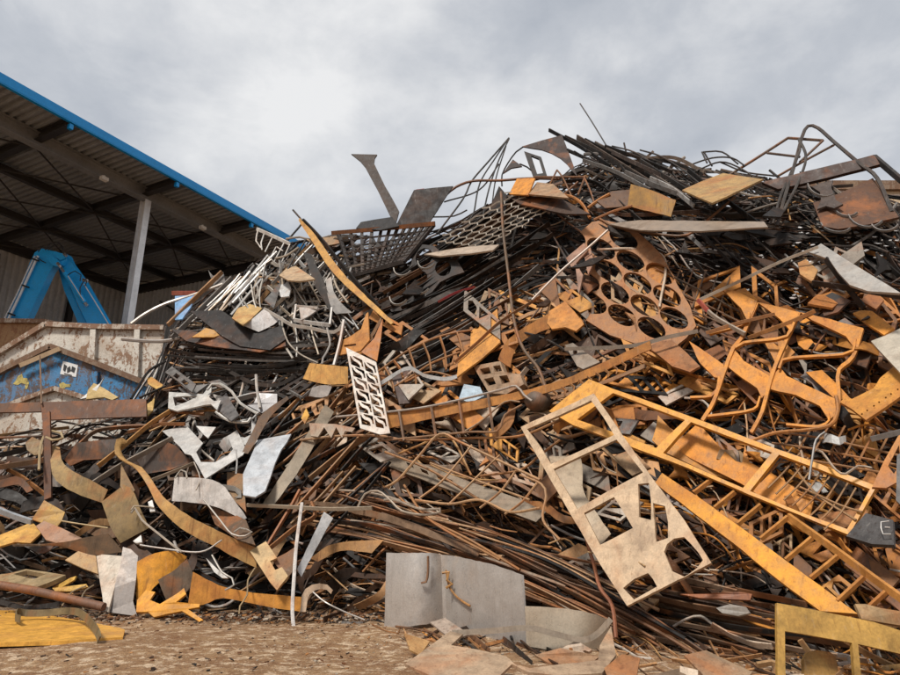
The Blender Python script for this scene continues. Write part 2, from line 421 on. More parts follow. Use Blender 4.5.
# ================================================================== SETTING
# ---- ground
k = NB('yard_ground'); tco = k.n('ShaderNodeTexCoord').outputs['Object']
g1 = k.noise(tco, 1.6, 5, .65); g2 = k.noise(tco, 9, 5, .75); g3 = k.noise(tco, 75, 3, .75); g4 = k.noise(tco, 6.5, 6, .78)
c = k.mix(k.ramp(g1, [(.35, 0.), (.65, 1.)]), (.22, .11, .046), (.34, .205, .10))
c = k.mix(k.ramp(g4, [(.51, 0.), (.58, .8)]), c, (.66, .50, .34))
c = k.mix(k.ramp(g2, [(.52, 0.), (.64, .8)]), c, (.16, .065, .022))
c = k.mix(1.0, c, k.ramp(g3, [(.32, .35), (.5, 1.0), (.68, 1.4)]), 'MULTIPLY')
k.l(c, k.b.inputs['Base Color']); k.b.inputs['Roughness'].default_value = .9
k.bump(k.math('ADD', k.math('MULTIPLY', g2, 1.2), k.math('MULTIPLY', g3, .5)), .8, .03)
V = []; F = []; xs = [-400, -60, -20] + [-14 + i * .35 for i in range(81)] + [20, 60, 400]; ys = [-300, -20, 0, 2] + [3 + i * .3 for i in range(26)] + [14, 30, 80, 700]
for y in ys:
    for x in xs:
        h = 0
        if -14 <= x <= 14 and 3 <= y <= 11: h = .018 * math.sin(x * 1.9 + y) + .014 * math.sin(x * .8 - y * 2.3 + 1) + .01 * math.sin(x * 4.1 + y * 3.3)
        V.append((x, y, h))
m = len(xs)
for j in range(len(ys) - 1):
    for i in range(m - 1): F.append((j * m + i, j * m + i + 1, (j + 1) * m + i + 1, (j + 1) * m + i))
tag(obj('ground', V, F, 'yard_ground', smooth=True), kind='structure', label='trampled rusty brown dirt yard with pale worn patches')

# ---- simple materials for the hall
def plain(name, c, rough=.6, metal=0.0, var=.25, scale=2.0, stain=None, amt=.4):
    k = NB(name); t = k.n('ShaderNodeTexCoord').outputs['Object']
    a = k.noise(t, scale, 6, .65, None, .4); b = k.noise(t, scale * 14, 4, .7)
    x = k.mix(1.0, c, k.ramp(a, [(.3, 1 - var), (.7, 1 + var)]), 'MULTIPLY')
    if stain: x = k.mix(k.ramp(k.noise(t, scale * 1.7, 7, .7, None, .8), [(.5, 0.), (.68, amt)]), x, stain)
    x = k.mix(1.0, x, k.ramp(b, [(.3, .85), (.7, 1.1)]), 'MULTIPLY')
    k.l(x, k.b.inputs['Base Color']); k.b.inputs['Roughness'].default_value = rough; k.b.inputs['Metallic'].default_value = metal
    k.bump(b, .15, .005); return k.m
plain('roof_sheeting', (.27, .285, .31), .75, 0, .15, .8, (.16, .165, .17), .5)
plain('wall_cladding', (.48, .50, .52), .7, 0, .12, .6, (.3, .29, .28), .4)
plain('grey_structural_steel', (.22, .225, .235), .5, .1, .2, 1.2, (.15, .145, .14), .5)
plain('black_structural_steel', (.035, .033, .034), .6, .1, .2, 1.2)
plain('galvanised', (.68, .69, .70), .45, .3, .15, 3)
plain('blue_trim', (.0, .26, .66), .45, 0, .08, 1.5)
plain('excavator_blue', (.015, .36, .80), .35, 0, .08, 2.0, (.05, .16, .3), .3)
plain('rubber', (.015, .015, .015), .5, 0, .1)
plain('chrome', (.65, .66, .68), .2, .9, .05)
plain('lamp_white', (.7, .7, .68), .4, 0, .05)

# ---- hall: local axes u along the eave, o outward (towards the heap)
AZ = R(28.5); EU = Vector((math.sin(AZ), math.cos(AZ), 0)); EO = Vector((math.cos(AZ), -math.sin(AZ), 0)); EZ = Vector((0, 0, 1))
HB = Vector((-9.351, 18.0, 0))
def hl(u, o, z): return HB + EU * u + EO * o + EZ * z
hall = thing('storage_hall', 'open-sided storage hall with corrugated roof and blue eave trim beside the heap', 'building', HB)
SL = .028
def roof_z(o): return 11.20 - (o - 1.5) * SL
def hbox(name, u0, u1, o0, o1, z0, z1, mat, parent=None, skew=True):
    V = []
    for u in (u0, u1):
        for o in (o0, o1):
            for z in (z0, z1): V.append(hl(u, o, z - (o * SL if skew else 0)))
    return obj(name, V, [(0, 1, 3, 2), (4, 6, 7, 5), (0, 4, 5, 1), (2, 3, 7, 6), (0, 2, 6, 4), (1, 5, 7, 3)], mat, None, parent or hall)
# corrugated roof, ribs run from the eave inwards
U0, U1, OI, OE = -16.0, 8.4, -8.6, 1.5
V = []; F = []; prof = []
u = U0; p = .2
while u < U1: prof += [(u, 0), (u + .07, 0), (u + .09, .07), (u + .18, .07)]; u += p
for (u, h) in prof:
    for o in (OE, -2.0, OI): V.append(hl(u, o, roof_z(o) + h))
for i in range(len(prof) - 1):
    for j in (0, 1): F.append((i * 3 + j, i * 3 + j + 1, (i + 1) * 3 + j + 1, (i + 1) * 3 + j))
n = len(V); V += [v + EZ * .004 for v in V]; F += [tuple(n + x for x in reversed(f)) for f in F]
obj('roof_sheet', V, F, 'roof_sheeting', None, hall)
# blue fascia with rolled lower lip
hbox('fascia', U0, U1, 1.505, 1.54, 11.08 + 1.5 * SL, 11.31 + 1.5 * SL, 'blue_trim')
hbox('fascia_lip', U0, U1, 1.44, 1.535, 11.05 + 1.5 * SL, 11.077 + 1.5 * SL, 'blue_trim')
def ibeam(name, a, b, depth, width, up, mat, parent=None, t=.02):
    a, b = Vector(a), Vector(b); d = (b - a).normalized(); up = (up - d * up.dot(d)).normalized(); s = d.cross(up)
    mb = MB(); mid = (a + b) / 2; hl_ = (b - a) / 2
    mb.box(mid, hl_, s * t / 2, up * (depth / 2 - t)); mb.box(mid + up * (depth / 2 - t / 2), hl_, s * width / 2, up * t / 2); mb.box(mid - up * (depth / 2 - t / 2), hl_, s * width / 2, up * t / 2)
    return mb.build(name, mat, None, parent or hall)
ibeam('eave_beam', hl(U0, 0, 11.03), hl(U1, 0, 11.03), .40, .26, EZ, 'grey_structural_steel')
RAF = [-15.9, -12.8, -9.65, -6.5, -3.39, -.12, 2.9, 6.0]
for u in RAF: ibeam('rafter', hl(u, 1.4, roof_z(1.4) - .125), hl(u, OI + .1, roof_z(OI) - .125), .24, .2, EZ, 'black_structural_steel')
for o in (-2.45, -5.35): ibeam('purlin', hl(U0, o, roof_z(o) - .20), hl(5.4, o, roof_z(o) - .20), .22, .16, EZ, 'black_structural_steel')
ibeam('purlin', hl(U0, -8.1, roof_z(-8.1) - .26), hl(5.4, -8.1, roof_z(-8.1) - .26), .35, .2, EZ, 'black_structural_steel')
ibeam('purlin', hl(5.35, -8.1, roof_z(-8.1) - .3), hl(5.35, 0, roof_z(0) - .42), .32, .2, EZ, 'black_structural_steel')
def rod_between(name, a, b, r, mat, parent, n=6, color=None):
    V, F = sweep([Vector(a), Vector(b)], circ(r, n), Vector((.3, .1, 1))); return obj(name, V, F, mat, color, parent, smooth=True)
# cross bracing under the roof
for (ua, ub) in zip(RAF[2:], RAF[3:]):
    for (oa, ob) in ((-.2, -2.45), (-2.45, -5.35), (-5.35, -8.1)):
        rod_between('brace_rod', hl(ua, oa, roof_z(oa) - .28), hl(ub, ob, roof_z(ob) - .28), .028, 'black_structural_steel', hall)
        rod_between('brace_rod', hl(ub, oa, roof_z(oa) - .34), hl(ua, ob, roof_z(ob) - .34), .028, 'black_structural_steel', hall)
# blue drip brackets at the eave, rafter ends
for u in RAF: hbox('eave_bracket', u - .05, u + .05, 1.40, 1.50, 10.93, 11.07, 'blue_trim')
# column with flanges
cmb = MB(); Hc = 10.83
for o in (-.12, .12): cmb.box(hl(-.05, o, Hc / 2), EU * .10, EO * .012, EZ * Hc / 2)
cmb.box(hl(-.05, 0, Hc / 2), EU * .01, EO * .108, EZ * Hc / 2)
cmb.build('column', 'galvanised', None, hall)
cmb = MB()
for o in (-.14, .14): cmb.box(hl(-9.6, o, Hc / 2), EU * .15, EO * .012, EZ * Hc / 2)
cmb.box(hl(-9.6, 0, Hc / 2), EU * .01, EO * .128, EZ * Hc / 2); cmb.build('column', 'galvanised', None, hall)
# walls with vertical corrugation
def clad(name, a, b, z0, z1, nrm):
    a, b = Vector(a), Vector(b); d = (b - a); ln = d.length; d.normalize(); V = []; F = []; pr = []; s = 0
    while s < ln: pr += [(s, 0), (s + .09, 0), (s + .125, .09), (s + .215, .09)]; s += .25
    for s, h in pr:
        q = a + d * s + nrm * h; V += [Vector((q.x, q.y, z0)), Vector((q.x, q.y, z1))]
    for i in range(len(pr) - 1): F.append((2 * i, 2 * i + 2, 2 * i + 3, 2 * i + 1))
    nn = len(V); V += [v - nrm * .006 for v in V]; F += [tuple(nn + x for x in reversed(f)) for f in F]
    return obj(name, V, F, 'wall_cladding', None, hall)
clad('wall_panel', hl(U0, -8.35, 0), hl(5.5, -8.35, 0), 0, 11.44, EO)
clad('wall_panel', hl(5.5, -8.3, 0), hl(5.5, -.1, 0), 0, 11.26, -EU)
ibeam('wall_rail', hl(U0, -8.2, 8.3), hl(5.4, -8.2, 8.3), .2, .12, EZ, 'black_structural_steel')
ibeam('wall_rail', hl(U0, -8.2, 6.2), hl(5.4, -8.2, 6.2), .2, .12, EZ, 'black_structural_steel')
for u in (-6.5, -3.4, -.1, 2.9): ibeam('wall_post', hl(u, -8.15, 0), hl(u, -8.15, 10.8), .22, .2, EO, 'black_structural_steel')
rod_between('brace_rod', hl(-3.4, -8.0, 6.2), hl(-.1, -8.0, 9.6), .05, 'black_structural_steel', hall)
rod_between('brace_rod', hl(5.3, -1.0, 7.5), hl(5.3, -6.0, 10.3), .04, 'black_structural_steel', hall)
# floodlights on the eave beam
for u in (-1.55, 2.0):
    mb = MB(); mb.box(hl(u, .17, 10.78), EU * .10, EO * .07, EZ * .05); mb.box(hl(u, .16, 10.85), EU * .02, EO * .02, EZ * .04)
    lp = mb.build('floodlight', 'lamp_white', None, None); tag(lp, ('small white floodlight under the grey eave beam left of the column' if u < 0 else 'small white floodlight under the grey eave beam right of the column'), 'floodlight', 'floodlights on the eave beam')

# ---- excavator (blue material handler) inside the hall, boom folded over the skips
ex = thing('excavator', 'bright blue excavator with folded boom and arm behind the rusty skips', 'excavator', pt(50, 330, 17.6) * 1.0)
ex.location.z = 0
def slab(name, pxs, Y, w, mat, parent=ex):
    """boom plate: side outline at distance Y, extruded w metres deep"""
    A = [pt(x, y, Y) for x, y in pxs]; B = [p + Vector((.12, 1, 0)).normalized() * w for p in A]; n = len(A)
    return obj(name, A + B, [tuple(range(n - 1, -1, -1)), tuple(range(n, 2 * n))] + [(i, (i + 1) % n, n + (i + 1) % n, n + i) for i in range(n)], mat, None, parent)
boom = slab('boom', [(30, 262), (35, 252), (42, 248.5), (56, 251.5), (63, 254), (66, 259), (62, 265), (54, 265), (50, 271), (25, 323), (12, 350), (-4, 345), (9, 312), (24, 277)], 17.2, .22, 'excavator_blue')
arm = slab('arm', [(60, 256), (67, 254), (70, 261), (83, 279), (109, 325), (118, 343), (97, 345), (87, 323), (77, 302), (68, 282), (63, 268)], 17.32, .22, 'excavator_blue')
armlow = slab('linkage', [(58, 268), (62, 270), (68, 286), (77, 306), (88, 326), (96, 345), (86, 345), (76, 318), (64, 290)], 17.7, .08, 'excavator_blue')
slab('pivot_cheek', [(47, 259), (52, 256), (57, 259), (61, 264), (58, 267), (52, 265)], 17.13, .06, 'excavator_blue', boom)
slab('pivot_cheek', [(54, 252), (64, 253.5), (65.5, 258), (60, 260), (56, 257)], 17.14, .05, 'excavator_blue', boom)
def pxrod(name, P, Y, wpx, mat, parent, n=8, flat=None):
    W = [pt(a, b, Y) for a, b in catmull(P, 4)]; s = Y / FPX
    V, F = sweep(W, circ(wpx * s / 2, n) if flat is None else rect(wpx * s, flat * s), Vector((.2, -.3, 1))); return obj(name, V, F, mat, None, parent, smooth=True)
pxrod('hydraulic_line', [(38, 256), (30, 273), (20, 295), (8, 320), (-3, 344)], 17.12, 2.6, 'galvanised', boom)
pxrod('hydraulic_line', [(35, 256), (27, 272), (17, 294), (5, 318), (-6, 342)], 17.13, 1.6, 'galvanised', boom)
for a in ((35, 259.5), (25, 286), (11, 314)): pxrod('pipe_clamp', [(a[0] - 3, a[1] - 1), (a[0] + 4, a[1] + 1.5)], 17.08, 1.8, 'rubber', boom)
pxrod('cylinder_barrel', [(65, 273), (85, 303)], 17.1, 5.0, 'excavator_blue', arm); pxrod('piston_rod', [(58, 263.5), (66, 275)], 17.1, 3.0, 'chrome', arm)
pxrod('cylinder_pipe', [(68, 276), (84, 301)], 17.02, 1.0, 'galvanised', arm)
pxrod('piston_pin', [(57.5, 263), (60, 266)], 17.05, 3.4, 'chrome', arm); pxrod('piston_pin', [(85, 303), (87.5, 306.5)], 17.05, 3.6, 'chrome', arm); pxrod('piston_pin', [(64, 253.5), (66.5, 256)], 17.1, 3.4, 'chrome', boom)
pxrod('arm_edge_pipe', [(84, 284), (97, 305), (109, 325)], 17.2, 1.1, 'galvanised', arm)
for P in ([(45, 250), (50, 244), (58, 242), (63, 247), (64, 254)], [(48, 250), (54, 245), (60, 243), (62, 249)], [(38, 252), (42, 247), (48, 248)], [(68, 275), (75, 271), (81, 275), (80, 281)], [(84, 281), (80, 288), (81, 297), (83, 300)], [(36, 257), (42, 261), (46, 263)], [(83, 279), (87, 281), (85, 286)]):
    pxrod('hydraulic_hose', P, 17.05, 1.1, 'rubber', boom)
slab('hose_fitting', [(82, 278), (87, 279), (86, 282), (82, 281)], 17.05, .06, 'chrome', arm)
# body of the machine, out of sight behind the skips
mb = MB(); q = pt(-20, 480, 18.4); mb.box((q.x, 18.6, 1.6), (1.5, 0, 0), (0, 1.3, 0), (0, 0, .75)); mb.build('engine_house', 'excavator_blue', None, ex)
mb = MB()
for s in (-1, 1): mb.box((q.x + s * 1.1, 18.6, .42), (.3, 0, 0), (0, 1.8, 0), (0, 0, .42))
mb.build('track', 'rubber', None, ex)

# ---- nested skips with peaked side walls
def skip_mat(name, paint, rust, amt):
    k = NB(name); t = k.n('ShaderNodeTexCoord').outputs['Object']
    mpn = k.n('ShaderNodeMapping'); mpn.inputs['Scale'].default_value = (1, 1, .45); k.l(t, mpn.inputs[0]); a = k.noise(mpn.outputs[0], 5.5, 6, .72, None, .8); b = k.noise(t, 17, 5, .7, None, .5); f = k.noise(t, 70, 4, .7); d = k.noise(t, 1.1, 5, .6, None, .6)
    c = k.mix(1.0, paint, k.ramp(b, [(.3, .78), (.6, 1.05)]), 'MULTIPLY')
    c = k.mix(k.ramp(k.math('ADD', k.math('MULTIPLY', a, .65), k.math('MULTIPLY', b, .35)), [(amt, 0.), (amt + .035, .9)]), c, k.mix(b, rust, tuple(x * 2.2 for x in rust)))
    c = k.mix(k.ramp(d, [(.5, 0.), (.7, .45)]), c, (.30, .17, .08))
    c = k.mix(1.0, c, k.ramp(f, [(.3, .75), (.65, 1.1)]), 'MULTIPLY')
    k.l(c, k.b.inputs['Base Color']); k.b.inputs['Roughness'].default_value = .65; k.bump(k.math('ADD', a, b), .4, .02); return k.m
skip_mat('skip_white', (.66, .61, .53), (.13, .06, .025), .515); skip_mat('skip_blue', (.05, .21, .42), (.05, .03, .02), .485); skip_mat('skip_rust', (.24, .165, .11), (.09, .045, .022), .46); skip_mat('skip_inner', (.40, .23, .11), (.16, .07, .03), .5); skip_mat('skip_rim', (.50, .42, .34), (.12, .055, .025), .47); skip_mat('skip_cream', (.60, .48, .33), (.2, .09, .03), .55)
def skip(label, prof, Y, depth, mat, rimw, ribs, back=None, rimmat='skip_rust'):
    t = thing('skip_container', label, 'skip', pt(prof[0][0], 600, Y)); t.location.z = 0; t.location.y = Y
    top = [pt(x, y, Y) for x, y in prof]
    def wall(name, P, y, m_):
        A = [Vector((p.x, y, p.z)) for p in P] + [Vector((p.x, y, 0.02)) for p in reversed(P)]; n = len(A); B = [v + Vector((0, .012, 0)) for v in A]
        return obj(name, A + B, [tuple(range(n)), tuple(range(2 * n - 1, n - 1, -1))] + [((i + 1) % n, i, n + i, n + (i + 1) % n) for i in range(n)], m_, None, t)
    w = wall('side_wall', top, Y, mat)
    bt = top if back is None else [pt(x, y, Y + depth) for x, y in back]
    wall('side_wall', bt, Y + depth, 'skip_inner')
    for P, y, nm in ((top, Y, 'rim'), (bt, Y + depth, 'rim')):
        for a, b in zip(P, P[1:]):
            a = Vector((a.x, y - .03, a.z)); b = Vector((b.x, y - .03, b.z)); d = (b - a).normalized(); up = Vector((0, 0, 1)); up = (up - d * up.dot(d)).normalized()
            MB().box((a + b) / 2, (b - a) / 2, Vector((0, .07, 0)), up * rimw / 2).build(nm, rimmat, None, t)
    for px, y0, y1 in ribs:
        a, b = pt(px, y0, Y - .05), pt(px - 2, y1, Y - .05)
        MB().box((a + b) / 2, (b - a) / 2, Vector((.06, 0, 0)), Vector((0, .05, 0))).build('rib', mat, None, t)
    for s in (0, -1):
        a = top[s]; A = MB().box((a.x, Y + depth / 2, min(top[0].z, top[-1].z) / 2), (.01, 0, 0), (0, depth / 2 - .015, 0), (0, 0, min(top[0].z, top[-1].z) / 2 - .05)); A.build('end_wall', mat, None, t)
    return t
skip('cream-white rust-streaked skip with peaked rim below the excavator', [(-60, 392), (-2, 355), (47, 325), (100, 327.5), (165, 328.5)], 13.6, 2.0, 'skip_white', .11, [(94, 330, 375), (138, 330, 380)], back=[(-60, 321), (0, 321.5), (46, 322), (110, 335), (150, 340)], rimmat='skip_rim')
sb = skip('blue skip with peeling paint and white sticker in front of the white skip', [(-60, 398), (-2, 374), (52, 347), (100, 365), (160, 389)], 13.1, .35, 'skip_blue', .11, [(96, 372, 402)])
# worn yellow patches and white sticker with dark marks on the blue wall
plain('old_yellow_paint', (.5, .40, .12), .6, 0, .4, 9, (.05, .03, .02), 1.0)
plain('sticker_white', (.72, .72, .70), .5, 0, .05, 8); plain('sticker_ink', (.03, .03, .03), .5)
def decal(name, P, Y, m_, parent): A = [pt(x, y, Y) for x, y in P]; B = [v + Vector((0, .004, 0)) for v in A]; n = len(A); return obj(name, A + B, [tuple(range(n)), tuple(range(2 * n - 1, n - 1, -1))] + [((i + 1) % n, i, n + i, n + (i + 1) % n) for i in range(n)], m_, None, parent)
decal('sticker', [(63, 361), (78, 365), (76, 377), (60, 374)], 13.09, 'sticker_white', sb)
for P in ([(64, 364), (67, 366), (65, 372), (63, 370)], [(67, 368), (70, 366), (71, 371), (67, 373)], [(72, 366), (75.5, 368), (74, 373), (71, 371)], [(64, 373), (72, 375), (71.5, 375.8), (64, 374)]): decal('sticker_mark', P, 13.084, 'sticker_ink', sb)
decal('paint_patch', [(13, 384), (16, 380), (18, 376), (22, 374), (23, 378), (27, 378), (29, 383), (27, 389), (25, 389), (25, 384), (21, 383), (18, 385)], 13.092, 'old_yellow_paint', sb)
decal('paint_patch', [(59, 384), (63, 382), (66, 384), (71, 384), (70, 387), (66, 387), (62, 390), (60, 388)], 13.092, 'old_yellow_paint', sb)
skip('dirty white skip with rusty peaked rim lowest in the nested row', [(-60, 432), (15, 404), (56, 389), (80, 396), (150, 420)], 12.75, .25, 'skip_white', .09, [], rimmat='skip_rim')
# pale timber lath lying on the blue skip's rim
W = [pt(20, 365.5, 12.95), pt(60, 348.5, 12.95)]; V, F = sweep(W, rect(.09, .05), Vector((0, -.3, 1)))
plain('raw_timber', (.55, .40, .25), .7, 0, .2, 4); tag(obj('timber_lath', V, F, 'raw_timber'), 'pale timber lath leaning on the peak of the blue skip', 'lath')
# ---- cream container behind the heap on the right
t = thing('scrap_container', 'cream container with rusty rim behind the heap at far right', 'container', (6, 10.6, 0))
P0, P1 = pt(806, 190, 10.6), pt(990, 180, 10.6); zt = pt(850, 184, 10.6).z
MB().box(((P0.x + P1.x) / 2, 11.6, zt / 2), ((P1.x - P0.x) / 2, 0, 0), (0, 1.0, 0), (0, 0, zt / 2)).build('wall', 'skip_cream', None, t)
MB().box(((P0.x + P1.x) / 2, 10.57, zt - .06), ((P1.x - P0.x) / 2 + .05, 0, 0), (0, .05, 0), (0, 0, .09)).build('rim', 'skip_rust', None, t)
for x in (825, 880, 930): q = pt(x, 200, 10.55); MB().box((q.x, 10.56, zt / 2 - .1), (.06, 0, 0), (0, .04, 0), (0, 0, zt / 2 - .12)).build('rib', 'skip_cream', None, t)

# ---- inside of the heap, coloured near black to paint the shade in the gaps
k = NB('gap_shade_core'); tco = k.n('ShaderNodeTexCoord').outputs['Object']
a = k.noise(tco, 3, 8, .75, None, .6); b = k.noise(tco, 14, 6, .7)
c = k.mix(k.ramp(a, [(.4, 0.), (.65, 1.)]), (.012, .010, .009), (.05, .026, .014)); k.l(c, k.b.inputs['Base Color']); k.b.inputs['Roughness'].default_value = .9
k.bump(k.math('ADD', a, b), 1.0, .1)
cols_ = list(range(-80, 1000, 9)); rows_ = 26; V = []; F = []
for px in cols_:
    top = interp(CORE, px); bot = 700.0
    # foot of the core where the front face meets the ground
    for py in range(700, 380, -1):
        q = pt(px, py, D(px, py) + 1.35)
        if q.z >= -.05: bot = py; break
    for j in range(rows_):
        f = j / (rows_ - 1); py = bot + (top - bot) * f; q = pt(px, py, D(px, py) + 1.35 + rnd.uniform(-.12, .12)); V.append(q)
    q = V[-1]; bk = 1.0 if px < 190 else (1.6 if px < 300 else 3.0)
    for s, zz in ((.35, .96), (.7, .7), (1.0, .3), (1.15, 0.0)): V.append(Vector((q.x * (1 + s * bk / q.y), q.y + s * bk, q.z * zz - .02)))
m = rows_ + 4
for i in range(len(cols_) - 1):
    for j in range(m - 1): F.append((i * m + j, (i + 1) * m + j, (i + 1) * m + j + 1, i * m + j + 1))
o = obj('gap_shade_core', V, F, 'gap_shade_core'); tag(o, 'packed scrap inside of the heap, near-black colour standing for shade in gaps', 'scrap', kind='stuff')

# ================================================================== PIECES OF SCRAP ONE CAN TELL APART
S = 'scrap'
# ---- along the skyline
plate('flared_strip', 'flared dark steel strip standing up alone against the sky', 'strip', [(351, 154), (377, 154.5), (374.5, 158), (374, 163), (385, 186), (399, 211), (396, 222), (391, 218), (378, 191), (365, 167), (360, 161)], mat='dark_steel', c=(.055, .04, .032), lift=.05, tilt=(.2, 0), th=.03, bend=0)
o = plate('dark_plate', 'large dark flat plate leaning on the skyline beside the flared strip', 'plate', [(414, 190), (453, 186), (429, 223), (396, 225)], mat='dark_steel', c=(.022, .017, .016), lift=.1, tilt=(.15, -.25), th=.03, bend=0)
ribbon('painted_edge', 'red painted edge', None, [(414, 190, .16), (424, 188.5, .16)], [(415.5, 193, .16), (423, 190.5, .16)], mat='painted_steel', c=(.28, .04, .035), parent=o)
plate('dark_plate', 'low dark plate edge behind the slotted grating on the skyline', 'plate', [(356, 228), (361, 222), (392, 217), (399, 226), (380, 230)], mat='dark_steel', c=DGREY, lift=.0, th=.03)
grid_frame('slotted_grating', 'dark slotted grating hanging below the skyline on the left', 'grating', [(338, 232), (434, 225), (404, 262), (352, 276)], 12, 10, 2.0, 3.4, rim=3.4, mat='dark_steel', c=(.05, .042, .038), lift=.25)
bar('flat_bar', 'brown flat bar along the top of the slotted grating', 'bar', [(332, 233), (380, 229), (435, 223.5)], 4.5, 'rusted_steel', BROWN, .32, 2.5)
frame('wire_mesh', 'twisted dark wire mesh with pointed tip standing on the skyline', 'wire mesh', [
    ('wire', [(509, 138), (488, 162), (471.5, 181.5), (463, 199), (437, 234)], 2.2), ('wire', [(508, 139), (496, 157), (480, 183), (474, 212), (470, 220)], 1.8), ('wire', [(509, 139), (498, 162), (489, 189), (482, 220)], 1.8), ('wire', [(506, 146), (496, 178), (492, 205)], 1.6),
    ('cross_wire', [(444, 202), (479, 190), (499, 164)], 1.7), ('cross_wire', [(432, 217), (454, 216), (467, 210)], 1.7), ('cross_wire', [(455, 229), (474, 214), (488, 204)], 1.7), ('cross_wire', [(430, 246), (470, 222), (500, 212)], 1.6)], mat='dark_steel', c=(.045, .042, .04), lift=.05)
bar('steel_tube', 'brown tube arching from the leaning dark plate to the orange box', 'tube', [(446, 195), (456, 187), (473, 181), (500, 180.5), (528, 178.5), (560, 179)], 3.2, 'rusted_steel', BROWN, .12)
plate('curved_triangle_plate', 'dark triangular plate with curved lower edge high on the skyline', 'plate', [(522, 146.5), (543, 140), (562, 135), (568, 150.5), (577, 176), (572, 171), (566.7, 164), (560, 158), (551, 153), (541, 149.5), (531, 148)], mat='rusted_steel', c=(.04, .022, .016), lift=.05, tilt=(-.1, 0), th=.03, bend=0)
plate('triangle_plate', 'small dark triangular plate on a thin rod at the skyline', 'plate', [(503, 173), (513, 159.5), (522, 166), (511, 168)], mat='rusted_steel', c=(.05, .035, .028), lift=.05, th=.025)
bar('thin_rod', 'thin rod joining the small and large dark triangular plates', 'rod', [(523, 147), (516, 152), (508, 163), (502, 175), (502, 186)], 1.8, 'dark_steel', DARK, .08)
bar('thin_rod', 'short rod right of the small dark triangular plate', 'rod', [(520, 164), (527, 167), (532, 171)], 1.8, 'dark_steel', DARK, .05)
plate('window_frame_plate', 'small dark upright frame between the two triangular plates', 'frame', [(524, 151), (541, 157), (547, 176), (534, 179)], [[(531, 155.5), (538.5, 158.5), (543, 173), (537, 174)]], mat='dark_steel', c=DGREY, lift=.05, th=.05, tilt=(0, 0))
plate('folded_plate', 'orange rusted folded plate below the dark triangular plate', 'plate', [(517, 178.5), (535, 178), (528, 195), (509, 194)], mat='rusted_steel', c=RUSTO, lift=.22, tilt=(-.2, .3), th=.03)
plate('folded_plate', 'tan weathered plate beside the orange folded plate on the crest', 'plate', [(537, 182), (553, 184), (569, 198), (548, 196), (528, 194)], mat='rusted_steel', c=(.32, .2, .11), lift=.22, tilt=(.1, .4), th=.03)
plate('dark_plate', 'dark plate below the wire panel left of the orange folded plate', 'plate', [(499, 186), (507, 195), (505, 213), (487, 214)], mat='dark_steel', c=DARK, lift=.15, th=.03)
plate('dark_plate', 'long dark underside plate below the orange box on the crest', 'plate', [(505, 195), (560, 198), (590, 214), (566, 214), (520, 204)], mat='rusted_steel', c=DBROWN, lift=.12, th=.03)
frame('rusty_bar_frame', 'rusty open bar frame on the crest beside the tan plate', 'frame', [('bar', [(534, 177), (560, 177), (586, 177)], 2.4), ('bar', [(585, 177), (578, 195)], 2.4), ('bar', [(557, 170), (545, 194)], 2.0), ('bar', [(557, 170), (563, 178), (572, 197)], 2.0), ('bar', [(584, 177), (590, 190), (594, 202)], 2.0), ('bar', [(578, 182), (561, 197)], 2.6)], c=(.17, .075, .03), lift=.28)
bar('rusty_tube', 'thick orange rusty tube bent over the crest', 'tube', [(527, 195), (545, 194.5), (569, 196), (582, 204), (590, 218)], 3.6, c=(.34, .13, .03), lift=.33)
bar('rusty_tube', 'short orange rusty tube leaning right on the crest', 'tube', [(588, 208), (599, 200), (610, 194)], 3.8, c=(.4, .16, .04), lift=.3)
bar('rusty_tube', 'long rusty tube lying right below the crest tray', 'tube', [(594, 220), (612, 212), (632, 206)], 3.4, c=(.26, .12, .05), lift=.3)
bar('thin_rod', 'single thin rod pointing up into the sky', 'rod', [(580, 103.5), (592, 122), (606, 145)], 1.5, 'dark_steel', (.06, .055, .05), .1)
for i, (a, b, w, cc) in enumerate([((549, 130), (610, 166), 4.2, DARK), ((565, 137), (640, 178), 5, DGREY), ((577, 137), (655, 186), 6, (.10, .075, .06)), ((585, 140), (668, 188), 5, DARK), ((595, 143), (690, 200), 5, (.16, .13, .11)), ((567, 150), (628, 182), 4, DGREY), ((574, 152), (620, 175), 3.4, DARK), ((605, 146), (672, 172), 3.6, DARK), ((612, 152), (700, 192), 4.4, (.09, .07, .06)), ((640, 160), (706, 202), 4.4, DGREY), ((583, 160), (650, 190), 4, MGREY), ((625, 172), (684, 196), 5, MGREY), ((650, 178), (694, 206), 4.5, LGREY)]):
    m_ = ((a[0] + b[0]) / 2, (a[1] + b[1]) / 2 + rnd.uniform(-4, 2))
    bar('steel_strip', nl('strip on the skyline', [a, b], w, cc), 'strip', [a, m_, b], w, 'dark_steel', cc, .06 + .02 * i, 1.6, group='fan of strips on the skyline', twist=1.2)
for i, (a, b) in enumerate([((578, 190), (590, 176)), ((604, 190), (617, 175)), ((589, 172), (577, 178)), ((624, 143), (626, 152)), ((685, 190), (672, 172)), ((664, 157), (686, 176)), ((671, 165), (668, 176)), ((633, 153), (662, 163)), ((704, 152), (712, 166))]):
    bar('rod_stub', nl('skyline rod stub', [a, b], 2, DARK), 'rod', [a, b], 2.0, 'dark_steel', DARK, .1, group='rod stubs on the skyline')
ribbon('rusty_tray', 'yellowish brown rusty tray under the strips on the crest', 'tray', [(631, 184), (650, 190), (676, 201)], [(628, 206), (650, 212), (671, 217)], c=(.30, .16, .04), lift=.3, th=.02)
plate('rusty_plate', 'brown rusty plate left of the crest tray', 'plate', [(596, 200), (612, 191), (634, 189), (630, 206), (605, 208)], c=(.12, .06, .03), lift=.22, th=.02)
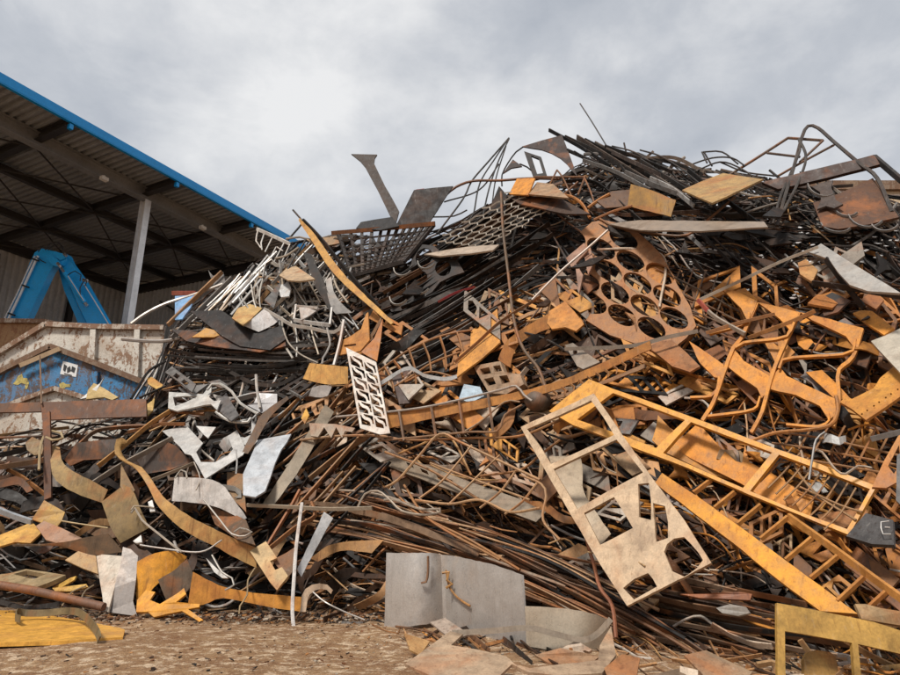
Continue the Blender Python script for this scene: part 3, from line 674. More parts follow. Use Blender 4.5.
plate('tan_plate', 'light tan strip of plate running below the tray', 'plate', [(608, 224), (640, 220), (700, 221), (764, 221.5), (768, 227), (700, 231), (640, 230)], mat='bare_steel', c=(.30, .23, .17), lift=.26, tilt=(0, .5), th=.02)
plate('ochre_plate', 'ochre and grey plate lying on the right crest', 'plate', [(682, 190), (702, 181), (723, 173), (763, 179), (740, 190), (712, 203)], c=(.36, .22, .08), lift=.22, tilt=(.05, .5), th=.025)
bar('flat_bar', 'dark flat bar crossing the ochre plate', 'bar', [(688, 170), (722, 197), (765, 229)], 5, 'dark_steel', DARK, .34, 2)
bar('rusty_tube', 'long rusty tube bending down from the ochre plate', 'tube', [(735, 197), (722, 208), (700, 226), (680, 236), (620, 228), (600, 219)], 3, c=(.16, .08, .035), lift=.36)
# right crest: bent tubes and dark beam
frame('bent_tube_loop', 'tall dark loop of bent double tubes on the right skyline', 'tube', [('tube', [(777, 226), (784, 200), (795, 163), (802, 137), (808, 126), (818, 128), (833, 141), (860, 164), (877, 178), (892, 212)], 3.8), ('tube', [(773, 224), (781, 195), (792, 170), (800, 150), (799, 139)], 3.0), ('tube', [(799, 139), (806, 158), (797, 185), (783, 212)], 3.2)], mat='dark_steel', c=(.075, .065, .058), lift=.2)
frame('tube_frame', 'brown tubular frame standing behind the bent tube loop', 'frame', [('tube', [(728, 176), (760, 156), (788, 138)], 3.2), ('tube', [(788, 138), (823, 140.5)], 3.2), ('tube', [(823, 140.5), (800, 162)], 3.2), ('tube', [(767, 153), (800, 157)], 2.8), ('tube', [(834, 145), (806, 160), (778, 176)], 2.8)], c=(.12, .075, .05), lift=.05)
plate('dark_beam', 'wide dark flat beam lying across the right skyline', 'beam', [(762, 182), (820, 168), (873, 155), (884, 163), (830, 177), (778, 189)], mat='rusted_steel', c=(.055, .03, .022), lift=.22, tilt=(0, -.2), th=.06, bend=0)
bar('flat_bar', 'dark bar running off the right end of the wide beam', 'bar', [(874, 157), (902, 181)], 6, 'dark_steel', DGREY, .15, 4)
plate('brown_plate', 'dark brown rusty plate under the beam at far right', 'plate', [(813, 203), (840, 193), (873, 178), (899, 217), (870, 224), (838, 229), (822, 226)], c=(.10, .042, .018), lift=.1, tilt=(.1, .1), th=.03)
for i, (cx, cy, a, b, ang, c0) in enumerate([(822, 186, 15, 10, 20, 40), (846, 205, 14, 11, 20, 30), (866, 214, 18, 13, 10, 30), (836, 223, 16, 9, 10, 40), (885, 222, 14, 9, 0, 20)]):
    P = ellipse(cx, cy, a, b, ang, 20)[1:10]
    bar('scallop_strip', 'grey curved offcut strip below the wide dark beam', 'strip', P, 2.6, 'bare_steel', (.2, .19, .18), .3, 1.2, group='curved offcuts at far right')
plate('scallop_plate', 'dark web of plate left between cut circles at far right', 'plate', [(812, 187), (821, 183), (833, 180), (831, 187), (836, 200), (843, 204), (834, 208), (826, 206), (817, 209), (821, 200), (820, 192)], mat='dark_steel', c=(.08, .06, .05), lift=.28)
for i, P in enumerate([[(703, 152), (722, 152), (738, 164)], [(690, 165), (712, 158), (732, 158), (745, 166)], [(694, 172), (720, 162), (740, 168), (752, 176)], [(640, 150), (660, 156), (680, 168), (700, 184)], [(720, 162), (745, 172), (775, 176)], [(702, 152), (707, 163)], [(612, 146), (634, 152), (651, 163), (668, 180)], [(716, 170), (770, 192), (800, 198)], [(735, 180), (760, 200), (778, 210)], [(786, 196), (800, 210), (835, 214), (855, 224)], [(800, 172), (830, 192), (850, 212)], [(770, 214), (800, 205), (840, 200)]]):
    bar('bent_wire', nl('bent wire on the skyline', P, 1.9, DARK), 'wire', P, 1.9, 'dark_steel', (.05, .043, .038), .08 + .02 * (i % 4), group='wires along the right skyline')

for i in range(46):
    x = rnd.uniform(600, 890); y = interp(CREST, x) + rnd.uniform(-4, 26); a = R(rnd.choice([15, 25, -20, 35, -35, 5])) + rnd.gauss(0, .2); ln = rnd.uniform(24, 80); k_ = rnd.uniform(-.14, .14) * ln
    P = [(x - ln / 2 * math.cos(a), y - ln / 2 * math.sin(a)), (x + math.sin(a) * k_, y - math.cos(a) * k_), (x + ln / 2 * math.cos(a), y + ln / 2 * math.sin(a))]; P = [(p_[0], max(p_[1], interp(CREST, p_[0]) - 14)) for p_ in P]; w_ = rnd.uniform(1.5, 4); cc = rnd.choice([DARK, DGREY, (.08, .06, .05), (.16, .12, .09), MGREY, (.3, .26, .22)])
    bar('crest_strip', nl('crest strip', P, w_, cc), 'strip', P, w_, 'dark_steel', cc, rnd.uniform(-.1, .16), rnd.choice([None, 1.2, 1.4]), group='strips tangled along the right crest')

# ---- upper middle
H = homog([(512, 192), (556, 210), (486, 252), (432, 246)]); hexb = []
for i in range(7):
    for j in range(8):
        u = (i + (.5 if j % 2 else 0)) / 7.5; v = j / 8
        du, dv = .5 / 7.5, .33 / 8
        c0, c1, c2, c3 = H(u - du, v + dv), H(u, v), H(min(1, u + du), v + dv), H(u, v - 2 * dv)
        hexb += [('strand', [c0, c1], 1.5, .8), ('strand', [c1, c2], 1.5, .8)]
        if j: hexb.append(('strand', [c1, c3], 1.5, .8))
frame('expanded_mesh', 'pale honeycomb metal mesh below the wire panel', 'mesh', hexb, mat='bare_steel', c=(.46, .42, .36), lift=.34)
plate('dark_scallop_sheet', 'dark sheet with round cut-outs above the strip bundle', 'sheet', [(392, 268), (401, 250), (410, 246), (420, 244), (434, 246), (446, 256), (458, 262), (464, 272), (452, 276), (440, 282), (432, 292), (420, 300), (404, 310), (392, 312), (386, 304), (388, 286)], [ellipse(403, 263, 7.5, 11.5, 35), ellipse(397, 293, 7, 12.5, 35), ellipse(417, 282, 8, 13, 40), ellipse(424, 257, 8, 9.5, 40), ellipse(443, 268, 8, 8, 40)], mat='dark_steel', c=(.04, .036, .034), lift=.14, tilt=(-.1, .0), th=.03, step=8, jit=.8)
for cx, cy in ((402, 263), (398, 292), (420, 281), (426, 256)):
    bar('cut_ring', 'thin pale cut rim curl on the dark scalloped sheet', 'strip', ellipse(cx + 2, cy + 2, 9, 12, 40, 22)[0:9], 2.2, 'bare_steel', (.3, .28, .25), .34, 1.0, group='rim curls on the dark sheet')
plate('tan_strip', 'pale tan pointed strip above the dark strip bundle', 'strip', [(424, 254), (446, 250), (468, 246.5), (499, 244.5), (493, 250), (470, 253.5), (440, 256)], mat='bare_steel', c=(.46, .36, .27), lift=.36, tilt=(0, .5))
bar('brown_rod', 'long brown rod hanging down from the crest through the middle', 'rod', [(501, 192), (503, 230), (508, 272), (514, 320), (523, 348), (538, 368), (545, 386)], 3.2, c=(.13, .08, .045), lift=.5)
bar('red_strip', 'thin red painted strip in the dark bundle', 'strip', [(438, 302), (455, 293), (475, 287)], 2.4, 'painted_steel', (.30, .025, .035), .2, 1)
for i in range(44):      # dark bundle of long strips sweeping up right
    f = i / 43; x0 = 378 + rnd.uniform(-18, 40); y0 = 282 + f * 92 + rnd.uniform(-4, 4); ln = rnd.uniform(70, 165); a = R(-27 + rnd.uniform(-7, 6) - 5 * (1 - f))
    x1 = x0 + ln * math.cos(a); y1 = y0 + ln * math.sin(a)
    cc = rnd.choice([DARK, DARK, DARK, (.04, .03, .025), DGREY, (.09, .05, .035), MGREY, (.12, .06, .03)])
    w_ = rnd.uniform(3, 7)
    bar('steel_strip', nl('bundled strip', [(x0, y0), (x1, y1)], w_, cc), 'strip', [(x0, y0), ((x0 + x1) / 2 + rnd.uniform(-3, 3), (y0 + y1) / 2 + 5 + rnd.uniform(-3, 3)), (x1, y1)], w_, 'dark_steel', cc, .02 + .2 * rnd.random(), 1.0, group='dark strip bundle at the centre', twist=rnd.uniform(0, 2.5))
plate('orange_plate', 'upright orange rusted plate in the middle of the heap', 'plate', [(471, 331), (484, 320), (497, 309), (498.5, 325), (500, 342.5), (480, 360), (457, 377), (459, 355), (470, 347)], c=(.56, .25, .05), lift=.42, tilt=(-.1, .2), th=.03)
bar('flat_bar', 'thin rusty bar leaning across the upright orange plate', 'bar', [(455, 362), (478, 342), (500, 322), (530, 303), (541, 296)], 3, c=(.22, .11, .05), lift=.52, flat=1.5)
plate('arrow_plate', 'orange rusted plate with arrow-shaped end right of the brown rod', 'plate', [(549, 311), (565, 301), (575, 312), (584, 324), (576, 331), (565, 327), (552, 329), (547, 323)], c=(.52, .22, .05), lift=.4, tilt=(.15, .25), th=.03)
ribbon('orange_channel', 'orange curved channel running down left from the arrow plate', 'channel', [(549, 314), (527, 326), (506, 342), (498, 360)], [(551, 328), (530, 337), (516, 348), (510, 368)], c=(.42, .18, .045), lift=.34, th=.02)
# curved trellis left of the orange plate
rails = [[(378, 372), (394, 360), (409, 350), (430, 340), (449, 334), (472, 330)], [(392, 388), (412, 376), (432, 363), (460, 352)]]
tb = [('rail', rails[0], 2.4), ('rail', rails[1], 2.2), ('rail', [(405, 382), (430, 372), (457, 378)], 2.2)]
for a, b in (((394, 361), (403, 378), ), ((409, 350), (416, 385)), ((423, 343), (431, 372)), ((440, 337), (446, 370)), ((457, 333), (463, 366)), ((385, 368), (394, 392))): tb.append(('rung', [a, ((a[0] + b[0]) / 2 + 2, (a[1] + b[1]) / 2), b], 2.6, 1.4))
frame('curved_trellis', 'rusty curved trellis of bars left of the upright orange plate', 'trellis', tb, c=(.30, .14, .05), lift=.4)
plate('dark_brown_plate', 'small dark brown plate inside the curved trellis', 'plate', [(391, 374), (408, 367), (414, 395), (410, 403), (399, 404)], c=(.07, .04, .03), lift=.36)
ribbon('grey_angle', 'light grey bent strip in front of the curved trellis', 'strip', [(380, 382), (408, 366), (425, 374), (448, 377), (458, 374)], [(380, 386), (408, 370), (425, 378), (448, 381), (458, 378)], mat='bare_steel', c=LGREY, lift=.5)
# square-hole casting, glassy block, pot
plate('perforated_block', 'tan metal block with square holes below the orange plate', 'block', [(473, 366), (500, 361), (504, 372), (520, 374), (524, 384), (506, 394), (489, 393)], [[(480, 369), (489, 367), (491, 373), (482, 375)], [(493, 366), (500, 365), (502, 371), (495, 372)], [(484, 379), (493, 377), (496, 384), (488, 386)], [(499, 376), (507, 375), (510, 382), (502, 384)]], c=(.36, .24, .15), lift=.48, th=.12)
plate('glass_block', 'pale blue speckled block lying below the perforated block', 'block', [(464, 384), (480, 387), (484, 396), (470, 403), (459, 398)], mat='painted_steel', c=(.36, .44, .5), lift=.45, th=.1)
mb = MB(); c0 = pt(538, 401, Ds(538, 401) - .34)
for i in range(7):
    for j in range(12):
        a = math.pi * i / 6; b = 2 * math.pi * j / 12; mb.v.append(c0 + Vector((.19 * math.sin(a) * math.cos(b), .17 * math.sin(a) * math.sin(b), .15 * math.cos(a))))
for i in range(6):
    for j in range(12): mb.f.append((i * 12 + j, (i + 1) * 12 + j, (i + 1) * 12 + (j + 1) % 12, i * 12 + (j + 1) % 12))
o = mb.build('round_float', 'rusted_steel', (.12, .085, .06), None, True); tag(o, 'small round rusty float beside the long orange ladder rail', 'float')
# long orange ladder rail with wire rungs across the middle
t = thing('long_ladder', 'long curved orange ladder rail with wire rungs across the middle', 'ladder', pt(500, 400, D(500, 400) - .5))
ribbon('rail', None, None, [(386, 413), (440, 406), (493, 397), (553, 383), (600, 364), (650, 341)], [(387, 429), (440, 417), (493, 406), (553, 391), (600, 373), (652, 349)], c=(.46, .2, .05), lift=.5, th=.03, parent=t)
ribbon('lower_rail', None, None, [(553, 397), (600, 382), (645, 364)], [(554, 400), (600, 386), (645, 368)], c=(.3, .17, .09), lift=.5, th=.03, parent=t)
for f in range(11): x = 553 + f * 8.6; y = 391 - f * 3.55; bar('rung', None, None, [(x, y), (x + 4, y + 3), (x + 3, y + 8)], 2.4, c=(.3, .14, .05), lift=.51, flat=1.2, parent=t)
bar('wire_rail', None, None, [(336, 417), (378, 413), (420, 408), (459, 400), (500, 390), (516, 386), (524, 395), (532, 401)], 2.4, 'bare_steel', (.36, .30, .25), .6, parent=t)
bar('wire_rail', None, None, [(378, 441), (420, 437), (470, 432), (497, 431), (505, 415), (522, 405)], 2.2, c=(.26, .14, .07), lift=.6, parent=t)
for x0, y0, x1, y1 in ((399, 411, 404, 441), (431, 406, 436, 437), (459, 401, 464, 434), (488, 394, 493, 432)): bar('rung', None, None, [(x0, y0), (x1, y1)], 3.0, c=(.16, .09, .05), lift=.59, parent=t)
bar('wire_rail', None, None, [(460, 434), (480, 422), (505, 402), (520, 402)], 2, c=(.3, .2, .12), lift=.58, parent=t)
# sheet punched with ovals: thin web between staggered holes
OA = (615, 293); OPX = (29.5, 12.5); OQ = (7, 22.2)
def oc(i, j): return (OA[0] + OPX[0] * i + OQ[0] * j, OA[1] + OPX[1] * i + OQ[1] * j)
oh = [ellipse(*oc(i, j), 15.7, 8.9, 31, 18) for i, j in ((0, 0), (0, 1), (1, 0), (1, 1), (2, 0), (1, -1), (2, -1), (1, -2), (2, -2), (0, -1), (0, -2), (1, -3))]
lefte = []
for j_ in (-2, -1, 0, 1):
    E = ellipse(*oc(-1, j_), 15.7, 8.9, 31, 18); lefte += [E[k_] for k_ in (15, 16, 17, 0, 1, 2)]
plate('oval_hole_sheet', 'rust brown sheet punched with big oval holes right of centre', 'sheet', [(580, 232), (592, 222), (604, 220), (630, 226), (645, 238), (659, 252), (668, 266), (677, 284), (690, 306), (696, 326), (686, 338), (672, 349), (640, 345), (610, 335), (586, 320), (590, 314)] + lefte[::-1], oh, c=(.34, .16, .065), lift=.32, tilt=(0, 0), th=.045, jit=.15, step=60, bend=0)
plate('cut_tail', 'rust brown offcut hanging below the oval-holed sheet', 'offcut', [(640, 344), (672, 340), (686, 352), (700, 366), (690, 372), (672, 366), (655, 352)], c=(.3, .13, .05), lift=.36)
bar('bright_bar', 'bright straight bar crossing the left edge of the oval-holed sheet', 'bar', [(532, 300), (560, 272), (588, 248), (608, 230)], 2.6, 'bare_steel', (.5, .42, .36), .56)
bar('bright_bar', 'grey flat bar below the oval-holed sheet', 'bar', [(565, 349), (630, 346), (668, 337), (698, 331)], 4.0, 'bare_steel', (.26, .22, .18), .5, 2)
bar('bright_bar', 'rusty straight bar right of the oval-holed sheet', 'bar', [(706, 333), (738, 323), (775, 314)], 3.4, c=(.36, .17, .07), lift=.5, flat=2)
for k_ in range(6):
    x = 670 + k_ * 12; bar('lattice_rod', 'thin rod of the dark lattice behind the oval-holed sheet', 'rod', [(x, 262 + k_ * 3), (x - 14, 296 + k_ * 4)], 1.7, c=(.16, .1, .06), lift=.22, group='lattice rods behind the oval sheet')
for k_ in range(4):
    bar('lattice_rod', 'thin rod of the dark lattice behind the oval-holed sheet', 'rod', [(655, 268 + k_ * 14), (700, 290 + k_ * 12), (740, 312 + k_ * 10)], 1.7, c=(.12, .08, .05), lift=.24, group='lattice rods behind the oval sheet')
plate('grey_offcut', 'grey plate with one round bolt hole below the bright bar', 'offcut', [(565, 345), (573, 343), (600, 362), (583, 369), (577, 366)], [ellipse(575, 352, 2.4, 2.4, 0, 10)], mat='bare_steel', c=(.3, .25, .2), lift=.4)
for P, lb in (([(583, 250), (590, 246), (594, 262), (588, 275)], 'upper'), ([(566, 258), (584, 243), (588, 250), (572, 268)], 'left'), ([(575, 262), (583, 275), (579, 294)], 'lower')):
    plate('rusty_offcut', 'small pinkish rusty offcut at the %s left edge of the oval sheet' % lb, 'offcut', P, c=(.34, .2, .14), lift=.42)
# wavy skeleton sheet on the right
t = thing('wavy_skeleton_sheet', 'orange wavy skeleton sheet with teardrop cut-outs on the right slope', 'sheet', pt(775, 360, D(775, 360) - .4))
OC = (.56, .23, .038)
WT = dict(c=OC, tilt=(0, .05), th=.035, parent=t, step=8, bend=0)
for P in ([(757, 302), (748, 322), (741, 338), (733, 348), (725.5, 367), (713, 402), (702, 420)], [(799, 312), (789, 333), (778, 358), (770, 380), (762, 411), (751, 432)], [(862, 328), (853, 356), (839, 369), (838, 385), (839, 400), (833, 426)]): plate('rib', None, None, band(P, 3.6), lift=.46, **WT)
for P in ([(794, 322), (791, 330), (787, 335.5), (776, 338.5), (744, 342), (735, 347)], [(855, 338), (853, 350), (842, 354), (793, 357), (782, 359.5), (779, 368)], [(719, 376), (717, 389), (711, 395.5), (690, 397)], [(760, 396), (757, 406), (745, 411), (704, 416)], [(749, 312), (748, 320), (741, 324.5), (709, 333)], [(828, 412), (829, 420), (818, 426), (786, 424)]): plate('rib', None, None, band(P, 2.2), lift=.48, **WT)
for P in ([(722, 289), (737, 291), (757, 301), (754, 310), (748, 322), (741, 308)], [(757, 302), (780, 307), (799, 312), (796, 322), (790, 330), (780, 319), (767, 309)], [(689, 341), (700, 348), (724, 365), (722, 378), (714, 377), (700, 363)], [(727, 366), (735, 350), (744, 361), (771, 377), (768, 390), (762, 398), (757, 388), (742, 378)], [(800, 312), (830, 319), (863, 328), (857, 340), (853, 346), (846, 336), (833, 330), (812, 320)], [(771, 378), (780, 367), (787, 376), (812, 388), (839, 400), (836, 414), (829, 420), (820, 406), (796, 395), (770, 389)]): plate('web', None, None, P, lift=.44, **WT)
bar('flat_bar', 'long flat bar beneath the wavy skeleton sheet', 'bar', [(748, 338), (790, 322), (815, 311)], 4, c=(.42, .19, .06), lift=.46, flat=2)
plate('grey_corner_plate', 'pale grey cut plate with one corner at the upper right slope', 'plate', [(808, 252), (821, 243.5), (850, 262), (901, 293), (885, 292), (868, 291), (850, 285), (838, 272), (829, 259), (815, 254)], mat='bare_steel', c=(.40, .37, .33), lift=.42, tilt=(.05, .35), th=.025)
t = thing('thin_frame_arm', 'thin pale frame arm with red tip left of the grey cut plate', 'frame', pt(760, 275, D(760, 275) - .45))
bar('bar', None, None, [(818, 247), (780, 262), (740, 281), (700, 299.5)], 3.0, 'bare_steel', (.42, .36, .29), .5, 2.5, parent=t)
bar('bar', 'red painted tip', None, [(698, 300), (708, 311)], 4.0, 'painted_steel', (.35, .06, .05), .5, 2.5, parent=t)
bar('bar', None, None, [(708, 311), (718, 319), (745, 334)], 4.0, 'bare_steel', (.40, .33, .26), .5, 2.5, parent=t)
bar('flat_bar', 'black flat bar lying over the grey cut plate', 'bar', [(812, 283), (850, 288), (903, 297)], 6, 'dark_steel', DARK, .58, 2, twist=2)
bar('flat_bar', 'black flat bar leaning across the corner of the grey cut plate', 'bar', [(826, 259), (843, 282), (864, 308)], 6, 'dark_steel', DARK, .52, 2, twist=2)
plate('orange_bracket', 'orange rusted bracket plate under the black bars', 'plate', [(853, 313), (862, 310), (872, 311), (894, 328), (884, 335), (870, 326)], c=RUSTO, lift=.42)
plate('pale_plate', 'pale cream sheet cut by the right edge of view above the orange plate', 'plate', [(871, 341), (886, 335), (905, 326), (905, 378), (890, 362)], mat='bare_steel', c=(.5, .44, .35), lift=.55, tilt=(-.1, .35))
plate('drilled_plate', 'orange plate with a row of small drilled holes at right edge', 'plate', [(905, 357), (905, 393), (884, 408), (866, 420), (852, 409), (840, 402), (846, 396), (852, 399), (874, 388), (880, 378)], [ellipse(862 + i * 5.2 + (i // 2) * 1.5, 414 - i * 3.6 - (i // 2), 1.0, 1.0, 0, 6) for i in range(7)], c=(.55, .25, .04), lift=.5, tilt=(0, .3), th=.03)
for P, cc, lb in (([(736, 290), (745, 288), (758, 300), (748, 306)], RUSTO, 'small orange offcut at the top of the wavy skeleton sheet'), ([(728, 292), (735, 292), (752, 318), (748, 328), (738, 305)], (.42, .2, .06), 'orange sliver left of the wavy skeleton sheet top'), ([(763, 340), (780, 338), (795, 352), (778, 368), (770, 352)], (.5, .21, .04), 'orange plate seen through the wavy skeleton sheet'), ([(806, 372), (822, 370), (838, 385), (850, 398), (836, 400)], RUSTO, 'orange plate corner right of the wavy skeleton sheet'), ([(838, 344), (850, 336), (872, 352), (866, 368), (846, 360)], DBROWN, 'dark brown plate right of the wavy skeleton sheet'), ([(798, 263), (806, 259), (818, 270), (812, 282), (800, 274)], (.45, .24, .09), 'tan orange offcut left of the black flat bars'), ([(818, 300), (832, 292), (850, 300), (838, 312), (824, 316)], DGREY, 'dark grey offcut below the black flat bars'), ([(822, 330), (845, 318), (862, 330), (850, 340)], MGREY, 'grey offcut beneath the orange bracket'), ([(860, 300), (872, 292), (884, 300), (876, 309)], (.3, .12, .04), 'rust offcut between the black bars')):
    plate('offcut_plate', lb, 'offcut', P, c=cc, lift=.3)

# ---- lower right: yellow ladder frame, long orange bar, ladder
plate('yellow_ladder', 'big yellow ladder-like frame with solid left end lying across lower right', 'frame', [(589, 379), (612, 388.5), (640, 398), (689, 416), (740, 435), (777, 449), (820, 464), (877, 486), (862, 512), (849, 535), (800, 515), (748, 494), (688, 468), (640, 450), (614, 440), (573, 425), (549, 411)],
      [[(613, 393), (640, 403), (685, 420), (671, 433), (656, 448), (640, 442), (619, 434), (577, 419.5)], [(691, 422), (740, 440.5), (772, 452.5), (758, 470), (743, 488), (720, 478), (663, 453), (677, 437)], [(779, 454.5), (820, 469.5), (870, 489), (859, 509), (847, 529), (800, 512), (750, 491), (765, 472)]], mat='painted_steel', c=(.66, .30, .035), lift=.58, tilt=(0, 0), th=.05, jit=.2, bend=0)
plate('jagged_orange_plate', 'jagged orange plate with spikes lying under the yellow frame', 'plate', [(697, 424), (701, 426), (712, 438), (722, 449), (736, 461), (742, 463), (745, 445), (749, 462), (775, 475), (800, 491), (814, 499), (810, 516), (795, 514), (780, 510), (760, 496), (742, 484), (722, 474), (690, 458), (672, 446)], c=(.60, .24, .035), lift=.3, tilt=(0, .0), th=.03, bend=0)
plate('yellow_tab_plate', 'orange plate with square tabs under the left of the yellow frame', 'plate', [(652, 440), (656, 428), (658, 415), (672, 430), (688, 445), (700, 452), (728, 468), (735, 480), (715, 476), (690, 464), (664, 452)], c=(.55, .25, .05), lift=.26, tilt=(0, 0))
plate('long_orange_bar', 'long wide orange flat bar slanting down right below the yellow frame', 'bar', [(655, 483), (662, 473), (710, 505), (758, 540), (808, 577), (858, 614), (820, 611), (776, 578), (732, 542), (694, 513)], mat='rusted_steel', c=(.66, .29, .035), lift=.62, tilt=(0, 0), th=.06, bend=0)
lb_ = [('rail', [(788, 516), (830, 546), (873, 578), (905, 601)], 6.5, 4)]
for a, b in (((711, 480), (694, 493)), ((735, 492), (715, 508)), ((761, 505), (738, 524)), ((788, 517), (761, 539)), ((812, 538), (786, 560)), ((838, 556), (811, 578)), ((864, 577), (838, 601)), ((886, 592), (864, 612))): lb_.append(('rung', [a, b], 4.0, 3))
frame('orange_ladder', 'orange ladder with slanting rungs beside the long orange flat bar', 'ladder', lb_, c=(.5, .22, .05), lift=.5)
# rebar rack with bent rods behind the frame
rb = []
for i in range(9): x = 772 + i * 8; rb.append(('rod', [(x + 20, 448 + i * 5), (x + 4, 466 + i * 6), (x - 12, 482 + i * 6)], 1.8))
rb += [('rod', [(786, 462), (792, 460), (800, 475), (820, 497), (856, 520)], 2.4), ('rod', [(760, 478), (780, 462), (786, 462)], 2.4), ('rod', [(800, 487), (840, 505), (862, 512)], 2.2)]
frame('rod_rack', 'rack of bent rods showing through the right of the yellow frame', 'rack', rb, c=(.32, .18, .08), lift=.45)
rb = []
for i in range(7): x = 800 + i * 15; rb.append(('rod', [(x, 420 + i * 2), (x - 16, 446 + i * 3)], 2.2))
for i in range(3): rb.append(('rod', [(772, 432 + i * 11), (820, 438 + i * 12), (902, 456 + i * 10)], 2.4))
frame('rod_mat', 'flat mat of crossed rusty rods above the yellow frame at right', 'rod mat', rb, c=(.27, .13, .05), lift=.34)
bar('bent_rod', 'rusty rod curving over the crossed rod mat', 'rod', [(746, 443), (775, 433), (806, 430), (830, 425), (838, 410), (836, 396)], 3.6, c=(.36, .15, .04), lift=.5)
bar('bent_rod', 'grey angular rod bent down over the yellow frame', 'rod', [(825, 432), (816, 440), (812, 460), (809, 480)], 2.2, 'bare_steel', MGREY, .72)
bar('bent_rod', 'pale rod bent in steps on the rod mat', 'rod', [(816, 450), (822, 452), (836, 470), (846, 474), (858, 466), (872, 468)], 2.4, 'bare_steel', (.35, .27, .2), .6)
plate('cut_corner_plate', 'orange triangular cut plate at the right edge above the black plate', 'plate', [(905, 432), (898, 436), (884, 461), (872, 487), (886, 488), (905, 478)], [[(888, 466), (899, 445), (901, 462), (894, 474)]], c=(.5, .23, .07), lift=.55)
plate('black_plate', 'dark grey plate with white square mark at the right edge', 'plate', [(846, 536), (858, 522), (866, 513), (893, 520), (894, 545), (872, 544)], mat='dark_steel', c=(.075, .07, .068), lift=.5, tilt=(0, .2), th=.04)
frame('white_mark', 'thin white wire square on the dark grey plate', 'wire', [('wire', [(889, 521), (881, 522), (883, 534), (891, 534)], 1.0), ('wire', [(885, 527), (890, 527.5)], 1.0)], mat='bare_steel', c=WHITE, lift=.58)
plate('grey_edge_plate', 'grey striped sheet strip standing at the right edge', 'strip', [(897, 455), (906, 450), (906, 510), (896, 500)], mat='bare_steel', c=MGREY, lift=.62)
bar('flat_bar', 'short grey bar with cut end at right above the cut plate', 'bar', [(871, 439), (888, 435), (904, 431)], 5, 'bare_steel', MGREY, .5, 4)
# pinkish tan cut frame, the largest plain piece in the middle
plate('cut_out_sheet', 'large pale tan cut sheet leaning upright in the lower middle', 'frame', [(520.5, 427), (560, 409), (594, 393.5), (650, 475), (684, 520), (711, 563), (670, 584), (627, 606), (600, 564), (560, 496)],
      [[(527, 429), (560, 415), (591, 400.5), (604, 418), (614, 435), (582, 450), (551, 464), (540, 446)], [(553.5, 469), (585, 454), (616.5, 439.5), (643, 472.5), (610, 490), (577, 509), (566, 490)], [(584, 513), (614, 497), (624, 513), (633, 528), (616, 537), (600, 545)], [(638, 484), (649, 483), (651, 501), (651, 520), (639, 517)], [(653, 503), (665, 506), (668, 522), (668, 538), (656, 542)], [(664, 552), (667, 544), (674, 538.5), (684, 537), (691, 544), (698, 552), (703, 560), (697, 568), (685, 577), (672, 571)], [(623, 588), (634, 579), (648, 573), (653, 579), (657, 586.5), (634, 599.5)]], mat='painted_steel', c=(.54, .385, .24), lift=1.0, tilt=(0, .0), th=.035, jit=.25, step=9)
ribbon('grey_bent_sheet', 'greyish tan bent sheet showing through the large cut frame', 'sheet', [(549, 457), (553, 468), (567, 495), (585, 520), (600, 546)], [(580, 455), (583, 470), (583, 490), (596, 512), (611, 534)], mat='bare_steel', c=(.36, .28, .19), lift=.5)
bar('twisted_rod', 'reddish twisted rod hanging below the large cut frame', 'rod', [(583, 521), (588, 545), (594, 565), (600, 588), (612, 606), (616, 638)], 3.6, c=(.28, .10, .045), lift=.62)
bar('thin_rod', 'thin rusty rod crossing the large cut frame', 'rod', [(588, 552), (606, 555), (626, 556), (645, 566)], 1.6, c=(.42, .26, .12), lift=.9)
# wire basket in the lower middle
frame('wire_basket', 'bent rusty wire basket frame left of the large cut frame', 'wire frame', [('wire', [(386, 487), (398, 480), (420, 455), (440, 434), (460, 442), (500, 461), (540, 480)], 2.8), ('wire', [(420, 498), (440, 483), (456, 465), (472, 445)], 2.4), ('wire', [(448, 505), (466, 488), (484, 470), (500, 455)], 2.4), ('wire', [(480, 508), (500, 492), (515, 472)], 2.4), ('wire', [(505, 514), (522, 502), (537, 483)], 2.4), ('wire', [(415, 500), (450, 504), (480, 500), (510, 512), (540, 508)], 2.6), ('wire', [(520, 475), (541, 484), (546, 496), (543, 520), (560, 540)], 2.6), ('wire', [(430, 463), (470, 478), (530, 500)], 2.2)], c=(.40, .23, .11), lift=.8)
plate('slotted_strip', 'grey tan slotted strip lying behind the wire basket', 'strip', [(382, 448), (420, 463), (470, 482), (520, 499), (546, 512), (536, 522), (500, 508), (450, 490), (408, 474), (384, 464)], [[(406, 462), (412, 464), (414, 468), (408, 466)], [(420, 468), (427, 471), (429, 475), (422, 472)], [(436, 474), (452, 480), (454, 484), (438, 479)]], mat='bare_steel', c=(.20, .15, .1), lift=.22)
bar('bent_rod', 'pale looped wire lying below the wire basket', 'wire', [(358, 507), (365, 494), (378, 491), (390, 500), (402, 511), (425, 515), (440, 512), (440, 509), (420, 509), (395, 500), (384, 500)], 2.3, 'bare_steel', (.36, .29, .22), .6)
for i, P in enumerate([[(400, 440), (430, 440), (470, 438), (520, 436), (560, 420)], [(385, 452), (430, 470), (480, 500)], [(300, 440), (340, 436), (380, 436), (410, 442)], [(395, 493), (420, 515), (470, 540), (520, 570)], [(404, 485), (430, 520), (500, 560)], [(560, 440), (540, 455), (520, 470), (480, 476)]]):
    cc = rnd.choice([(.3, .14, .05), (.22, .12, .06), (.36, .22, .12)])
    bar('rusty_rod', nl('rod', P, 2.6, cc), 'rod', P, 2.6, c=cc, lift=.5 + .02 * i, group='rods around the wire basket')
